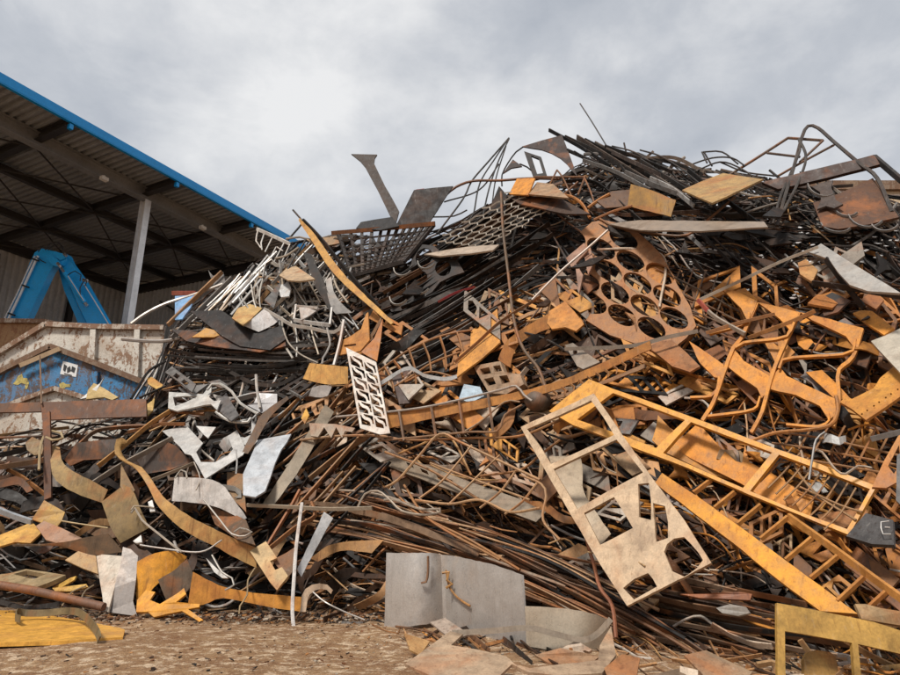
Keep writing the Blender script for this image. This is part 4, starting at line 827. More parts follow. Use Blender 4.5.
# flow of long rods across the bottom
for i in range(64):
    f = rnd.random(); sx = rnd.uniform(290, 400) if f < .5 else rnd.uniform(380, 520); off = rnd.uniform(-16, 30)
    def yl(x): return 497 + (max(0, x - 300) * .16 + (max(0, x - 300) ** 2) * .00056)
    ln = rnd.uniform(90, 300); P = []
    for j in range(4):
        x = sx + ln * j / 3; P.append((x, yl(x) + off + rnd.uniform(-5, 5)))
    flat = rnd.random() < .45
    cc = rnd.choice([(.28, .12, .05), (.2, .095, .045), (.36, .2, .1), (.13, .07, .04), (.34, .26, .19), (.46, .27, .14), (.05, .035, .028), DARK]); w_ = rnd.uniform(1.6, 3.4) * (1.7 if flat else 1)
    bar('rusty_rod', nl('rod', P, w_, cc), 'rod', P, w_, c=cc, lift=.24 + rnd.uniform(-.1, .14), flat=1.3 if flat else None, group='stream of rods across the bottom', twist=rnd.uniform(0, 2))
ribbon('rusty_sheet', 'brown rusty sheet strip in the rod stream above the grey sheet box', 'sheet', [(300, 500), (340, 504), (390, 515), (440, 534), (480, 551)], [(305, 503), (345, 511), (395, 524), (440, 541), (478, 557)], c=(.24, .15, .09), lift=.42)
ribbon('rusty_curl', 'orange rusty curled sheet left above the grey sheet box', 'sheet', [(310, 558), (330, 545), (355, 541), (384, 540)], [(318, 562), (340, 551), (362, 552), (372, 553)], c=(.36, .19, .07), lift=.4)
for i in range(26):       # rod stream lower right of the sheet box
    sx = rnd.uniform(520, 690); off = rnd.uniform(-30, 40); ln = rnd.uniform(90, 240); P = []
    for j in range(4):
        x = sx + ln * j / 3; P.append((x, 588 + off + (x - 600) * .24 + ((x - 600) * .02) ** 2 * -.4 + rnd.uniform(-3, 3)))
    cc = rnd.choice([DBROWN, (.10, .06, .035), (.2, .095, .045), DARK, DARK, (.3, .2, .13), (.15, .08, .04)]); w_ = rnd.uniform(2, 6)
    bar('rusty_strip', nl('strip', P, w_, cc), 'strip', P, w_, c=cc, lift=.1 + rnd.uniform(-.06, .18), flat=1.5, group='dark strips at the bottom right', twist=rnd.uniform(0, 2))
plate('long_rust_plate', 'long thin rust red plate edge below the large cut frame', 'plate', [(680, 594), (740, 592), (752, 594), (750, 600), (700, 598)], c=(.28, .1, .04), lift=.45)
plate('crumpled_foil', 'crumpled pale foil lump in the dark below the long orange bar', 'foil', [(716, 608), (730, 604), (746, 607), (750, 613), (738, 616), (722, 613)], mat='bare_steel', c=(.36, .33, .29), lift=.5)

# ---- grey sheet box at the bottom and pieces on the ground in front
def Dg(px, py):            # foot of the heap: never behind the ground
    g = ray(px, py)
    y = D(px, py)
    if g.z < 0: y = min(y, (CAMZ - .02) / -g.z * g.y)
    return y
DB = lambda a, b: 8.0
ribbon('grey_sheet_box', 'big dull grey bent metal sheet standing at the foot of the heap', 'sheet', [(387, 553, .05), (412, 553, .32), (432, 553, .30), (442, 555, .18), (452, 556, .35), (490, 564, .95), (523, 575, 1.4)], [(385, 628, .05), (412, 626, .32), (432, 623, .30), (444, 621, .18), (456, 626, .35), (494, 640, .95), (528, 653, 1.4)], mat='sheet_steel', c=(.50, .46, .42), th=.02, sub=8, Df=DB, nseg=36, belly=.03)
bar('rust_drip_bar', 'short rusty hook hanging on the grey sheet', 'hook', [(428, 556), (428, 572), (426, 582), (421, 583)], 3, c=(.2, .10, .05), lift=.42, flat=1.5, Df=DB)
bar('rust_drip_bar', 'thin orange rusty wire hanging down the grey sheet', 'wire', [(446, 570, .38), (449, 586, .42), (458, 598, .5), (470, 606, .7)], 2, c=(.36, .18, .06), lift=.42, Df=DB)
bar('rust_drip_bar', 'orange knot of wire on the bend of the grey sheet', 'wire', [(442, 573), (449, 572), (447, 580), (452, 584), (446, 588)], 2.6, c=(.4, .2, .06), lift=.45, Df=DB)
ribbon('curved_grey_sheet', 'curved tan grey sheet right of the big grey sheet', 'sheet', [(525, 606, .0), (560, 608, .12), (590, 613, .15), (610, 620, .0)], [(527, 646, .0), (555, 651, .12), (580, 656, .15), (602, 658, .0)], mat='sheet_steel', c=(.5, .42, .32), th=.018, Df=lambda a, b: 6.45)
bar('loop_strip', 'flat steel strip looping over the ground in front of the curved sheet', 'strip', [(452, 633), (490, 631), (528, 628), (555, 634), (582, 640), (597, 634), (611, 619)], 5, 'bare_steel', (.3, .24, .18), .0, 1.4, Df=lambda a, b: 6.2, twist=-.6)
plate('ground_plate', 'tan cut plate lying on the ground before the grey sheet', 'plate', [(405, 664), (428, 647), (450, 631), (463, 634), (451, 645), (480, 650), (506, 656), (515, 664), (530, 668), (598, 660), (600, 645), (611, 626), (616, 655), (602, 673), (560, 676), (528, 672), (512, 664), (498, 677), (440, 679)], c=(.4, .28, .18), lift=.3, tilt=(0, 1.3), th=.02, Dfun=Dg)
for P, cc, lb in (([(404, 633), (430, 641), (420, 655), (410, 650)], (.42, .25, .1), 'small orange tan offcut on the ground left of the cut plate'), ([(430, 622), (445, 618), (470, 634), (452, 640)], (.34, .26, .2), 'torn grey offcut below the bend of the grey sheet'), ([(604, 668), (622, 654), (640, 658), (636, 680), (610, 682)], (.28, .15, .07), 'rusty crumpled plate on the ground right of the cut plate'), ([(684, 655), (706, 650), (752, 672), (740, 690), (712, 684)], (.26, .17, .1), 'brown plate on the ground left of the yellow panel'), ([(535, 655), (560, 648), (600, 656), (590, 664), (550, 664)], (.3, .18, .1), 'brown offcut under the curved tan sheet'), ([(645, 676), (680, 668), (700, 690), (650, 692)], (.2, .13, .08), 'dark tan sheet at the bottom edge')):
    plate('ground_offcut', lb, 'offcut', P, c=cc, lift=.12, tilt=(rnd.uniform(-.2, .2), .9), th=.015, Dfun=Dg)
# yellowish panel at the bottom right corner
def Dp(px, py): return 5.1
plate('cut_out_plate', 'yellow-brown cut plate standing in the bottom right corner', 'panel', [(777, 603), (800, 607), (850, 617), (874, 622), (905, 632), (905, 655), (876, 648), (858, 644), (864, 700), (857, 700), (852, 643), (820, 637), (785, 631), (786, 700), (778, 700)], c=(.50, .29, .07), lift=.05, tilt=(0, -.15), th=.035, Dfun=Dp, jit=.2, bend=0)
plate('rounded_panel', 'yellow rounded panel behind the bottom right cut panel', 'panel', [(805, 700), (804, 660), (808, 652), (816, 650), (830, 652), (836, 657), (839, 675), (842, 700)], c=(.42, .24, .07), lift=-.25, tilt=(0, -.1), th=.05, Dfun=Dp)
plate('rounded_panel', 'yellow rounded panel at the very bottom right corner', 'panel', [(872, 700), (876, 672), (886, 665), (905, 663), (905, 700)], c=(.4, .23, .08), lift=-.3, tilt=(0, -.1), th=.05, Dfun=Dp)
plate('notched_plate', 'brown notched plate behind the top of the bottom right panel', 'plate', [(855, 604), (866, 604), (880, 608), (905, 612), (905, 626), (880, 622), (862, 619)], c=(.3, .19, .09), lift=-.2, tilt=(0, .1), Dfun=Dp)
bar('flat_bar', 'grey flat bar with clips in the bottom right corner', 'bar', [(838, 655), (848, 656), (850, 662), (838, 664)], 3, 'bare_steel', LGREY, -.1, 2, Df=Dp)
for P in ([(757, 665), (775, 664), (776, 685)], [(861, 629), (880, 634), (905, 640)], [(845, 640), (870, 655), (905, 672)], [(800, 640), (815, 660), (840, 690)], [(862, 622), (890, 625), (906, 622)]):
    bar('flat_bar', 'brown bar end behind the bottom right panel', 'bar', P, 4.5, c=(.34, .2, .09), lift=-.3, flat=3, Df=Dp, group='bar ends at the bottom right')
plate('white_chip', 'small pale wooden-coloured chip at the bottom edge', 'chip', [(680, 666), (698, 670), (698, 684), (680, 684)], mat='bare_steel', c=(.62, .5, .38), lift=.3, Dfun=Dg)

# ---- upper left of the heap
frame('white_rack', 'small white wire rack tipped up at the top left of the heap', 'rack', [('bar', [(257, 229), (273, 236), (290, 244)], 3.4, 2), ('wire', [(258, 230), (256, 241), (261, 248)], 1.5), ('wire', [(264, 234), (261, 243), (262, 250)], 1.5), ('wire', [(272, 238), (265, 252)], 1.5), ('wire', [(284, 243), (274, 262)], 1.5), ('wire', [(290, 244), (280, 266)], 1.5), ('wire', [(277, 247), (283, 251)], 1.4), ('wire', [(276, 247), (271, 257)], 1.4)], mat='painted_steel', c=(.6, .57, .52), lift=.15)
bar('thin_rod', 'thin dark wire rising at the top left of the heap', 'rod', [(293, 210), (300, 218), (303, 222), (294, 233), (288, 240)], 2.2, 'dark_steel', DGREY, .12)
bar('thin_rod', 'pale bent rod on the crest beside the white rack', 'rod', [(286, 239), (300, 237), (312, 240), (330, 236)], 2.4, 'bare_steel', (.3, .26, .22), .2)
ribbon('yellow_flat_bar', 'long yellow and dark flat bar slanting down from the left skyline', 'bar', [(300, 218), (317, 237), (344, 274), (394, 323)], [(299, 221), (312, 241), (337, 277), (391, 325)], c=(.5, .27, .07), lift=.5, th=.03)
bar('flat_bar', 'dark flat bar lying along the yellow flat bar', 'bar', [(303, 220), (322, 240), (350, 275), (380, 308)], 4, 'dark_steel', DARK, .42, 2)
plate('blade_shaped_plate', 'dark blade-shaped plate slanting below the white rack', 'plate', [(303, 252), (311, 254), (322, 277), (335, 309), (330, 311), (316, 288)], mat='dark_steel', c=DGREY, lift=.46)
ribbon('grey_curl', 'curled grey sheet at the foot of the dark blade', 'sheet', [(331, 277), (334, 292), (341, 303), (352, 313)], [(326, 280), (328, 296), (331, 308), (336, 314)], mat='bare_steel', c=(.22, .2, .18), lift=.44)
plate('tan_plate', 'tan pointed plate among the pale wires at upper left', 'plate', [(279, 275), (287, 268), (296, 266), (315, 279), (300, 281), (288, 280)], c=(.45, .31, .18), lift=.42, tilt=(0, .5))
plate('white_disc', 'white rounded sheet among the pale wires at upper left', 'plate', [(279, 291), (282, 282), (288, 281), (291, 288), (289, 296), (281, 297)], mat='painted_steel', c=(.55, .54, .52), lift=.42)
plate('tan_plate', 'brown tan plate on the crest right of the white rack', 'plate', [(306, 239), (336, 236), (340, 243), (318, 247)], c=(.3, .19, .1), lift=.16)
bar('pale_tube', 'long pale tube arching over the skips at left', 'tube', [(131, 324), (145, 314), (165, 304), (190, 296), (210, 289), (223, 284)], 3.4, 'bare_steel', (.5, .45, .4), .1)
bar('pale_tube', 'pale tube end lying on the white skip rim', 'tube', [(122, 339), (145, 341), (165, 341), (180, 338)], 4, 'bare_steel', (.34, .3, .27), .1)
t = thing('blue_painted_sheet', 'light blue painted sheet with red top edge at left', 'sheet', pt(185, 305, D(185, 305)))
plate('sheet', None, None, [(175, 296), (195, 295), (191, 307), (182, 319), (175, 320)], mat='painted_steel', c=(.18, .34, .56), lift=.02, parent=t)
bar('edge_strip', 'red top edge', None, [(172, 293), (196, 293)], 4.5, 'painted_steel', (.34, .09, .06), .08, 2, parent=t)
bar('flat_bar', 'orange brown flat bar leaning over the light blue sheet', 'bar', [(168, 325), (195, 298), (222, 272)], 4.4, c=(.34, .18, .08), lift=.22, flat=2.5)
plate('grey_plate', 'small dark triangular sheet behind the orange brown bar', 'plate', [(208, 270), (213, 276), (223, 272), (226, 286), (215, 290)], mat='dark_steel', c=MGREY, lift=.02)
bar('flat_bar', 'grey flat bar parallel to the orange brown bar', 'bar', [(172, 338), (200, 310), (232, 278)], 5, 'bare_steel', (.24, .22, .2), .18, 2)
plate('dark_folded_plate', 'dark folded plate like a boat bow below the pale wires', 'plate', [(190, 311), (221, 310), (236, 320), (257, 332), (282, 326), (287, 338), (270, 350), (240, 346), (222, 336)], mat='dark_steel', c=(.02, .017, .016), lift=.42, tilt=(0, 0), th=.03)
plate('dark_folded_plate', 'lower dark brown plate under the boat-shaped folded plate', 'plate', [(171, 329), (200, 332), (240, 337), (284, 332), (286, 346), (260, 352), (210, 346), (186, 341)], c=(.03, .017, .012), lift=.36, tilt=(0, 0), th=.03)
ribbon('white_sheet', 'white curved sheet piece on the boat-shaped dark plate', 'sheet', [(244, 326, .52), (254, 317, .55), (264, 309.5, .5)], [(259, 332, .52), (270, 327, .55), (280, 319, .5)], mat='painted_steel', c=(.55, .54, .53))
plate('ochre_crumple', 'ochre crumpled sheet behind the white curved sheet', 'plate', [(232, 318), (238, 308), (250, 304), (262, 308), (252, 318), (243, 325)], c=(.5, .32, .12), lift=.4, tilt=(0, .4))
plate('ochre_crumple', 'orange sliver below the grey flat bar at left', 'plate', [(192, 337), (206, 328), (226, 333), (214, 337)], c=(.5, .26, .06), lift=.46)
frame('angular_rack', 'white angular rack with triangle plate right of the dark folded plate', 'rack', [('bar', [(296, 305), (294, 320)], 3, 2), ('bar', [(294, 320), (312, 323), (330, 325)], 4, 2), ('bar', [(330, 325), (332, 308)], 3, 2), ('bar', [(296, 306), (318, 308)], 2.6, 2)], mat='painted_steel', c=(.55, .52, .48), lift=.5)
plate('white_triangle', 'white triangular plate inside the white angular rack', 'plate', [(299, 307), (320, 308), (309, 316), (301, 320)], mat='painted_steel', c=(.48, .47, .45), lift=.52)
bar('white_strip', 'long pale strip curving under the white angular rack', 'strip', [(264, 309), (280, 318), (292, 325), (310, 328), (334, 332), (345, 321)], 3.4, 'bare_steel', (.5, .46, .41), .54, 1.6)
bar('white_strip', 'white upright strip above the orange curved sheet', 'strip', [(344, 321), (340, 343), (334, 366)], 5, 'painted_steel', (.6, .57, .53), .6, 2, twist=2)
bar('bent_wire', 'thin pale wire looping down below the dark folded plate', 'wire', [(283, 328), (288, 342), (300, 354), (318, 363)], 1.8, 'bare_steel', (.36, .31, .25), .5)
bar('bent_wire', 'grey bent wire hanging left of the white upright strip', 'wire', [(327, 328), (330, 345), (323, 358), (322, 364)], 2.2, 'bare_steel', (.36, .33, .3), .56)
for i in range(130):       # nest of pale wires and tubes
    x, y = rnd.uniform(236, 340), rnd.uniform(250, 318)
    if y < 268 and x > 300: continue
    a = R(rnd.choice([-55, -40, -60, 30, 80, -20, 60])) + rnd.uniform(-.3, .3); ln = rnd.uniform(14, 52)
    P = [(x, y), (x + ln * .5 * math.cos(a) + rnd.uniform(-5, 5), y + ln * .5 * math.sin(a) + rnd.uniform(-5, 5)), (x + ln * math.cos(a), y + ln * math.sin(a))]
    if min(p[1] for p in P) < interp(CREST, P[0][0]) - 10: continue
    fl = rnd.random() < .4
    w_ = rnd.uniform(1.4, 2.6) * (1.6 if fl else 1); cc = rnd.choice([LGREY, (.3, .28, .25), (.5, .46, .4), (.2, .18, .16), (.4, .33, .25)])
    bar('pale_wire', nl('wire', P, w_, cc), 'wire', P, w_, 'bare_steel', cc, .22 + rnd.uniform(-.1, .18), 1.2 if fl else None, group='nest of pale wires at upper left')
for i in range(16):
    x = rnd.uniform(200, 262); y = 330 - (x - 180) * .75 + rnd.uniform(-6, 18); a = R(-48 + rnd.uniform(-8, 8)); ln = rnd.uniform(25, 60)
    P = [(x - ln / 2 * math.cos(a), y - ln / 2 * math.sin(a)), (x + ln / 2 * math.cos(a), y + ln / 2 * math.sin(a))]; w_ = rnd.uniform(2, 4); cc = rnd.choice([MGREY, (.3, .28, .26), LGREY, (.3, .22, .15)])
    bar('pale_tube', nl('leaning tube', P, w_, cc), 'tube', P, w_, 'bare_steel', cc, .2, group='leaning tubes at left')
for i in range(34):       # flat dark layers below the boat-shaped plate
    y = rnd.uniform(340, 376); x = rnd.uniform(165, 250); ln = rnd.uniform(50, 130)
    P = [(x, y + rnd.uniform(-4, 4)), (x + ln / 2, y + 4), (x + ln, y + rnd.uniform(-5, 5))]; w_ = rnd.uniform(1.4, 3.6); cc = rnd.choice([DARK, DARK, DGREY, MGREY, (.05, .035, .028)])
    bar('steel_strip', nl('layered strip', P, w_, cc), 'strip', P, w_, 'dark_steel', cc, .1 + rnd.uniform(0, .2), 1.2, group='flat dark layers at left')

# ---- S-slotted lattice and its neighbours
H = homog([(346, 347.5), (376, 362), (390, 433), (360, 428)]); hs = []
rows = 6
for cidx, (u0, u1) in enumerate(((.08, .47), (.53, .92))):
    for r_ in range(rows):
        v0 = .07 + r_ * .149; v1 = v0 + .149
        def cell(P): return [H(u0 + (u1 - u0) * a, v0 + (v1 - v0) * b) for a, b in P]
        hs.append(cell([(.26, .0), (1.02, .0), (1.02, .30), (1.02, .70), (.86, .70), (.86, .42), (.74, .26), (.46, .22), (.26, .12)]))
        hs.append(cell([(-.02, .16), (.08, .16), (.12, .32), (.26, .46), (.56, .50), (.70, .62), (.70, .92), (-.02, .92)]))
plate('s_slot_lattice', 'upright white lattice plate with two columns of s-shaped slots', 'lattice', [H(0, 0), H(1, 0), H(1, 1), H(.62, 1.04), H(0, 1)], hs, mat='painted_steel', c=(.66, .60, .53), lift=.72, tilt=(0, .1), th=.02, jit=.1, step=20)
plate('orange_block', 'orange block with slot left above the white lattice', 'plate', [(341, 341), (352, 335), (361, 329), (366, 314), (368, 312), (369.5, 340), (360, 351), (350, 353), (339, 355)], [[(344, 345), (356, 343.5), (356, 345.5), (344, 347)]], c=(.46, .2, .05), lift=.56)
plate('orange_wedge', 'tall orange wedge plate behind the white lattice', 'plate', [(383, 318), (381, 338), (377, 361), (368, 356), (361, 352), (374, 338)], c=(.42, .17, .05), lift=.52, tilt=(.3, 0))
ribbon('brown_curl', 'thin brown curl between the orange block and the orange wedge', 'sheet', [(382, 320), (373, 337), (360, 350)], [(380, 318), (370, 335), (357, 348)], c=(.2, .1, .04), lift=.5)
ribbon('orange_curved_sheet', 'orange yellow curved sheet left of the white lattice', 'sheet', [(310, 363, .5), (328, 365, .58), (348, 367, .5)], [(303, 379, .5), (325, 384, .58), (348, 384, .5)], c=(.54, .29, .08))
ribbon('grey_roll', 'grey rolled sheet under the orange curved sheet', 'sheet', [(312, 388), (324, 385), (332, 387)], [(309, 396), (320, 398), (328, 396)], mat='bare_steel', c=(.34, .3, .27), lift=.5)
plate('orange_tip', 'small orange tip in the dark left of the white lattice', 'offcut', [(301, 418), (306, 408), (309, 415), (305, 424)], c=(.6, .32, .05), lift=.5)
frame('dark_open_box', 'dark open box edge left below the orange curved sheet', 'box', [('edge', [(290, 391), (303, 382)], 2.6, 2), ('edge', [(290, 391), (302, 398)], 2.4, 2), ('edge', [(302, 398), (316, 386)], 2.4, 2)], mat='dark_steel', c=MGREY, lift=.45)
plate('toothed_strip', 'tan strip with triangular teeth below the white lattice', 'strip', [(309, 423), (336, 424), (355, 428), (352, 432), (345, 431), (342, 438), (336, 427), (331, 438), (324, 427), (318, 437), (311, 436)], c=(.34, .26, .19), lift=.6)
ribbon('long_channel', 'long brownish grey channel slanting up right beside the white plate', 'channel', [(262, 506), (285, 470), (310, 430), (325, 405)], [(272, 508), (297, 474), (320, 436), (334, 412)], mat='bare_steel', c=(.25, .2, .14), lift=.46, th=.03)
for i in range(26):
    x, y = rnd.uniform(280, 365), rnd.uniform(415, 500); a = R(-38 + rnd.uniform(-14, 16)); ln = rnd.uniform(40, 110)
    P = [(x - ln / 2 * math.cos(a), y - ln / 2 * math.sin(a)), (x, y + rnd.uniform(-4, 4)), (x + ln / 2 * math.cos(a), y + ln / 2 * math.sin(a))]; w_ = rnd.uniform(2.4, 6); cc = rnd.choice([(.26, .15, .07), (.34, .2, .1), (.12, .07, .04), (.3, .25, .19), DARK, DARK, (.2, .1, .04)])
    bar('steel_strip', nl('strip', P, w_, cc), 'strip', P, w_, c=cc, lift=.2 + rnd.uniform(0, .22), flat=1.5, group='slanting strips below the lattice', twist=rnd.uniform(0, 2))

# ---- left middle: white jagged plates
plate('white_jagged_plate', 'white jagged cut plate with open bay left of centre', 'plate', [(162, 431), (175, 428), (187, 426), (203, 443), (196, 452), (199, 458), (201, 462), (215, 462), (228, 455), (233, 449), (228, 436), (237, 430), (246, 449), (243, 455), (225, 466), (205, 479), (198, 466), (191, 455), (185, 453.5), (180, 447), (174, 441)], mat='bare_steel', c=(.50, .48, .45), lift=.5, tilt=(0, .3), th=.016)
plate('white_loop_plate', 'white plate with a narrow opening above the jagged plate', 'plate', [(169, 392), (185, 393), (203, 394), (212, 383), (211, 392), (209, 397), (214, 401), (221, 400), (217, 410), (211, 404), (204, 405), (190, 408), (177, 411), (168, 408)], [[(173, 397), (186, 396), (198, 396), (186, 402), (175, 406)]], mat='bare_steel', c=(.54, .52, .48), lift=.5, tilt=(0, .3))
plate('white_sliver', 'small white triangular sliver beside the jagged plate', 'offcut', [(196, 426), (216, 427), (208, 438), (203, 434)], mat='bare_steel', c=(.5, .48, .45), lift=.46)
plate('blue_white_plate', 'tall bluish white plate with torn edge left of the long channel', 'plate', [(258, 440), (274, 437), (291, 434), (287, 442), (281, 450), (275, 463), (270, 478), (265, 491), (255, 497), (243, 495), (243, 474), (250, 458)], mat='bare_steel', c=(.46, .48, .50), lift=.54, tilt=(0, .35))
ribbon('brown_angle', 'brown angle strip above the bluish white plate', 'angle', [(287, 396), (272, 406), (261, 415), (252, 432), (242, 453)], [(289, 399), (276, 411), (267, 422), (258, 438), (248, 454)], c=(.14, .085, .05), lift=.56)
plate('grey_tab', 'grey upright tab plate above the brown angle strip', 'plate', [(247, 405), (254, 403), (258, 393), (277, 394), (277, 403), (262, 413)], mat='bare_steel', c=(.26, .25, .25), lift=.5)
plate('grey_triangle', 'dark grey triangular plate right of the white loop plate', 'plate', [(219, 400), (226, 393), (239, 415), (231, 421), (218, 410)], mat='dark_steel', c=(.13, .12, .115), lift=.52)
bar('white_bent_bar', 'white bent tube looping over the white loop plate', 'tube', [(207, 390), (212, 384), (220, 384), (232, 392), (240, 403), (258, 414)], 3, 'bare_steel', (.46, .44, .4), .58)
bar('white_bent_bar', 'short white rod with flat end below the grey triangular plate', 'rod', [(216, 412), (230, 421), (248, 422), (251, 418)], 3, 'bare_steel', (.5, .48, .44), .56)
bar('white_bent_bar', 'upright white twisted strip above the brown angle', 'strip', [(256, 375), (257, 390), (260, 408)], 3, 'bare_steel', (.44, .4, .36), .56)
plate('dark_grid_plate', 'dark slotted plate in the shade left of centre', 'plate', [(165, 372), (172, 366), (196, 384), (192, 392)], [[(176, 373), (180, 376), (177, 379), (173, 376)], [(184, 379), (189, 383), (186, 386), (181, 382)]], mat='dark_steel', c=(.15, .14, .13), lift=.4)
for P, cc, lb in (([(100, 383), (104, 377), (94, 396), (80, 399)], WHITE, 'white pointed offcut on the blue skip'), ([(88, 390), (94, 383), (104, 388), (118, 397), (112, 400), (104, 397), (96, 398), (86, 399)], (.5, .36, .16), 'ochre notched offcut on the blue skip'), ([(146, 405), (152, 401), (155, 396), (153, 410), (147, 416)], (.5, .32, .1), 'yellow offcut at the end of the brown beam')):
    plate('skip_offcut', lb, 'offcut', P, c=cc, lift=.25, mat='bare_steel')
bar('bent_rod', 'dark bent rod rising from the blue skip', 'rod', [(131, 399), (140, 384), (150, 370), (166, 361)], 2.6, 'dark_steel', DARK, .3)
bar('bent_rod', 'black bar with white end right of the blue skip', 'rod', [(139, 398), (150, 393), (166, 386)], 2.4, 'dark_steel', DARK, .36)
plate('ochre_bar', 'ochre channel piece right of the blue skip', 'plate', [(147, 378), (152, 377), (163, 385), (158, 390), (148, 384)], c=(.5, .3, .08), lift=.25)

# ---- brown T beam at left
t = thing('brown_t_beam', 'dark brown steel beam on a post at left, in front of the skips', 'beam', pt(46, 480, D(46, 480) - .4))
plate('web', None, None, [(41, 402), (95, 400.5), (146, 399), (146.5, 416.5), (95, 418), (42, 420)], c=(.13, .062, .035), lift=.5, tilt=(0, -.25), th=.04, parent=t, jit=.1)
plate('flange', None, None, [(-8, 403.5), (20, 402.8), (41, 402), (41, 411.5), (20, 412), (-8, 412.5)], c=(.13, .062, .032), lift=.46, tilt=(0, -.25), th=.04, parent=t, jit=.1)
plate('post', None, None, [(42.3, 412), (49.5, 411), (51, 460), (51, 497), (44, 500), (43.5, 460)], c=(.12, .055, .03), lift=.6, tilt=(0, -.25), th=.04, parent=t, jit=.1)
bar('thin_rod', 'thin upright rod touching the left beam post', 'rod', [(40, 356), (41, 385), (41.5, 404)], 1.6, c=(.2, .12, .07), lift=.6)
bar('wire_loop', 'pale wire loop hung around the left beam post', 'wire', [(39, 470), (40, 450), (44, 436), (52, 431), (61, 433), (63, 438), (52, 440), (46, 437)], 2.4, 'bare_steel', (.42, .32, .18), .72)
plate('olive_disc', 'olive crumpled sheet left of the beam post', 'plate', [(25, 443), (32, 437), (40, 440), (44, 446), (42, 454), (34, 455), (27, 450)], c=(.24, .17, .09), lift=.55)
bar('beam_bar', 'brown horizontal bar below the left beam', 'bar', [(-6, 438), (20, 437), (43, 436)], 2.4, c=(.12, .075, .05), lift=.45)
bar('beam_bar', 'brown flat bar crossing behind the beam post', 'bar', [(-6, 468), (20, 464), (44, 460)], 5, c=(.15, .085, .045), lift=.5, flat=2)
bar('beam_bar', 'dark flat bar at the left edge below the beam', 'bar', [(-6, 456), (15, 452), (30, 447)], 5, 'dark_steel', DARK, .4, 2)
ribbon('dark_bent_plate', 'dark brown bent plate at the left edge', 'plate', [(-6, 482), (8, 478), (21, 477), (33, 490)], [(-6, 489), (8, 486), (20, 485), (27, 493)], c=(.10, .06, .04), lift=.5)
# dark brown plates behind
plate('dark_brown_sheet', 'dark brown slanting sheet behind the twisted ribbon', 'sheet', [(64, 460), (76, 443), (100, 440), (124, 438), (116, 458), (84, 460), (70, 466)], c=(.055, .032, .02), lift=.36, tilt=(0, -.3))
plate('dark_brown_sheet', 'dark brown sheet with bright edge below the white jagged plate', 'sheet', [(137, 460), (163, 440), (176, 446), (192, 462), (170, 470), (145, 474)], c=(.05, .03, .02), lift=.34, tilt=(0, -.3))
frame('window_slot_panel', 'dark brown panel of slots below the white loop plate', 'panel', [('edge', [(128, 432), (160, 424), (176, 412)], 3, 2), ('edge', [(150, 428), (168, 413), (204, 414)], 3, 2), ('edge', [(160, 424), (185, 424)], 3, 2), ('edge', [(168, 413), (160, 424)], 3, 2)], c=(.22, .1, .04), lift=.4)
bar('flat_bar', 'orange flat bar rising right behind the twisted ribbon', 'bar', [(98, 466), (126, 444), (150, 424), (170, 411)], 4.4, c=(.42, .22, .07), lift=.46, flat=2)
bar('flat_bar', 'long grey flat bar rising right through the left slope', 'bar', [(92, 484), (120, 466), (150, 450), (173, 438)], 5, 'bare_steel', (.26, .22, .18), .48, 2)
bar('flat_bar', 'brown flat bar below the brown T-shaped beam', 'bar', [(80, 444), (96, 431), (122, 427), (150, 426)], 4, c=(.14, .085, .05), lift=.4, flat=2)
bar('flat_bar', 'pale flat bar left of the white curved sheet', 'bar', [(152, 480), (175, 471), (194, 463)], 3, 'bare_steel', (.32, .25, .18), .46, 2)
# ribbons
ribbon('olive_ribbon', 'olive brown sheet ribbon bending down from the beam post', 'ribbon', [(51, 445, .5), (51, 466, .62), (55, 479, .66), (71, 491, .66), (88, 498, .6), (102, 503, .55)], [(60, 448, .5), (62, 460, .6), (67, 467, .66), (80, 475, .68), (95, 482, .62), (108, 490, .55)], c=(.30, .2, .085), th=.014)
ribbon('olive_sheet', 'large olive brown sheet continuing from the olive ribbon', 'sheet', [(102, 502, .58), (108, 520, .62), (115, 535, .58), (121, 543, .5)], [(124, 485, .58), (133, 490, .64), (141, 510, .62), (149, 528, .5)], c=(.22, .145, .06), th=.014, sub=5)
ribbon('twisted_ribbon', 'twisted rusty ribbon with pointed top standing in the left slope', 'ribbon', [(128, 442, .6), (118, 437, .66), (114, 450, .7), (120, 459, .72), (137, 470, .7), (150, 490, .7), (158, 506, .72), (176, 524, .7), (197, 538, .68), (215, 546, .64), (232, 556, .6), (257, 568, .55)], [(120, 447, .6), (118, 447, .66), (118, 447, .72), (126, 461, .74), (142, 468, .72), (153, 482, .74), (164, 497, .76), (186, 514, .74), (208, 526, .7), (224, 534, .66), (240, 541, .6), (255, 547, .55)], c=(.42, .24, .08), th=.014)
plate('olive_spike', 'narrow olive spike between olive sheet and twisted ribbon', 'offcut', [(121, 462), (124, 470), (135, 490), (128, 498), (120, 486)], c=(.24, .15, .07), lift=.6)
ribbon('white_curved_sheet', 'white curved sheet lying over the twisted ribbon', 'sheet', [(175, 477, .62), (198, 478, .76), (220, 483, .76), (234, 500, .66), (247, 518, .5)], [(172, 501, .62), (196, 503, .7), (216, 507, .72), (230, 513, .64), (243, 520, .5)], mat='painted_steel', c=(.60, .56, .52), th=.012, sub=5)
ribbon('sheet_curl', 'small grey curl of sheet behind the white curved sheet', 'sheet', [(217, 484), (235, 486), (243, 492), (241, 498)], [(222, 489), (236, 492), (240, 497), (234, 498)], mat='bare_steel', c=(.3, .28, .25), lift=.58)
plate('brown_tab', 'brown upright tab behind the white curved sheet', 'plate', [(227, 472), (243, 474), (246, 512), (234, 500), (227, 486)], c=(.22, .13, .06), lift=.5)
plate('brown_under_sheet', 'dark brown sheet under the white curved sheet', 'sheet', [(208, 508), (230, 512), (246, 520), (255, 545), (238, 540), (215, 524)], c=(.11, .065, .035), lift=.5)  # dark brown base colour
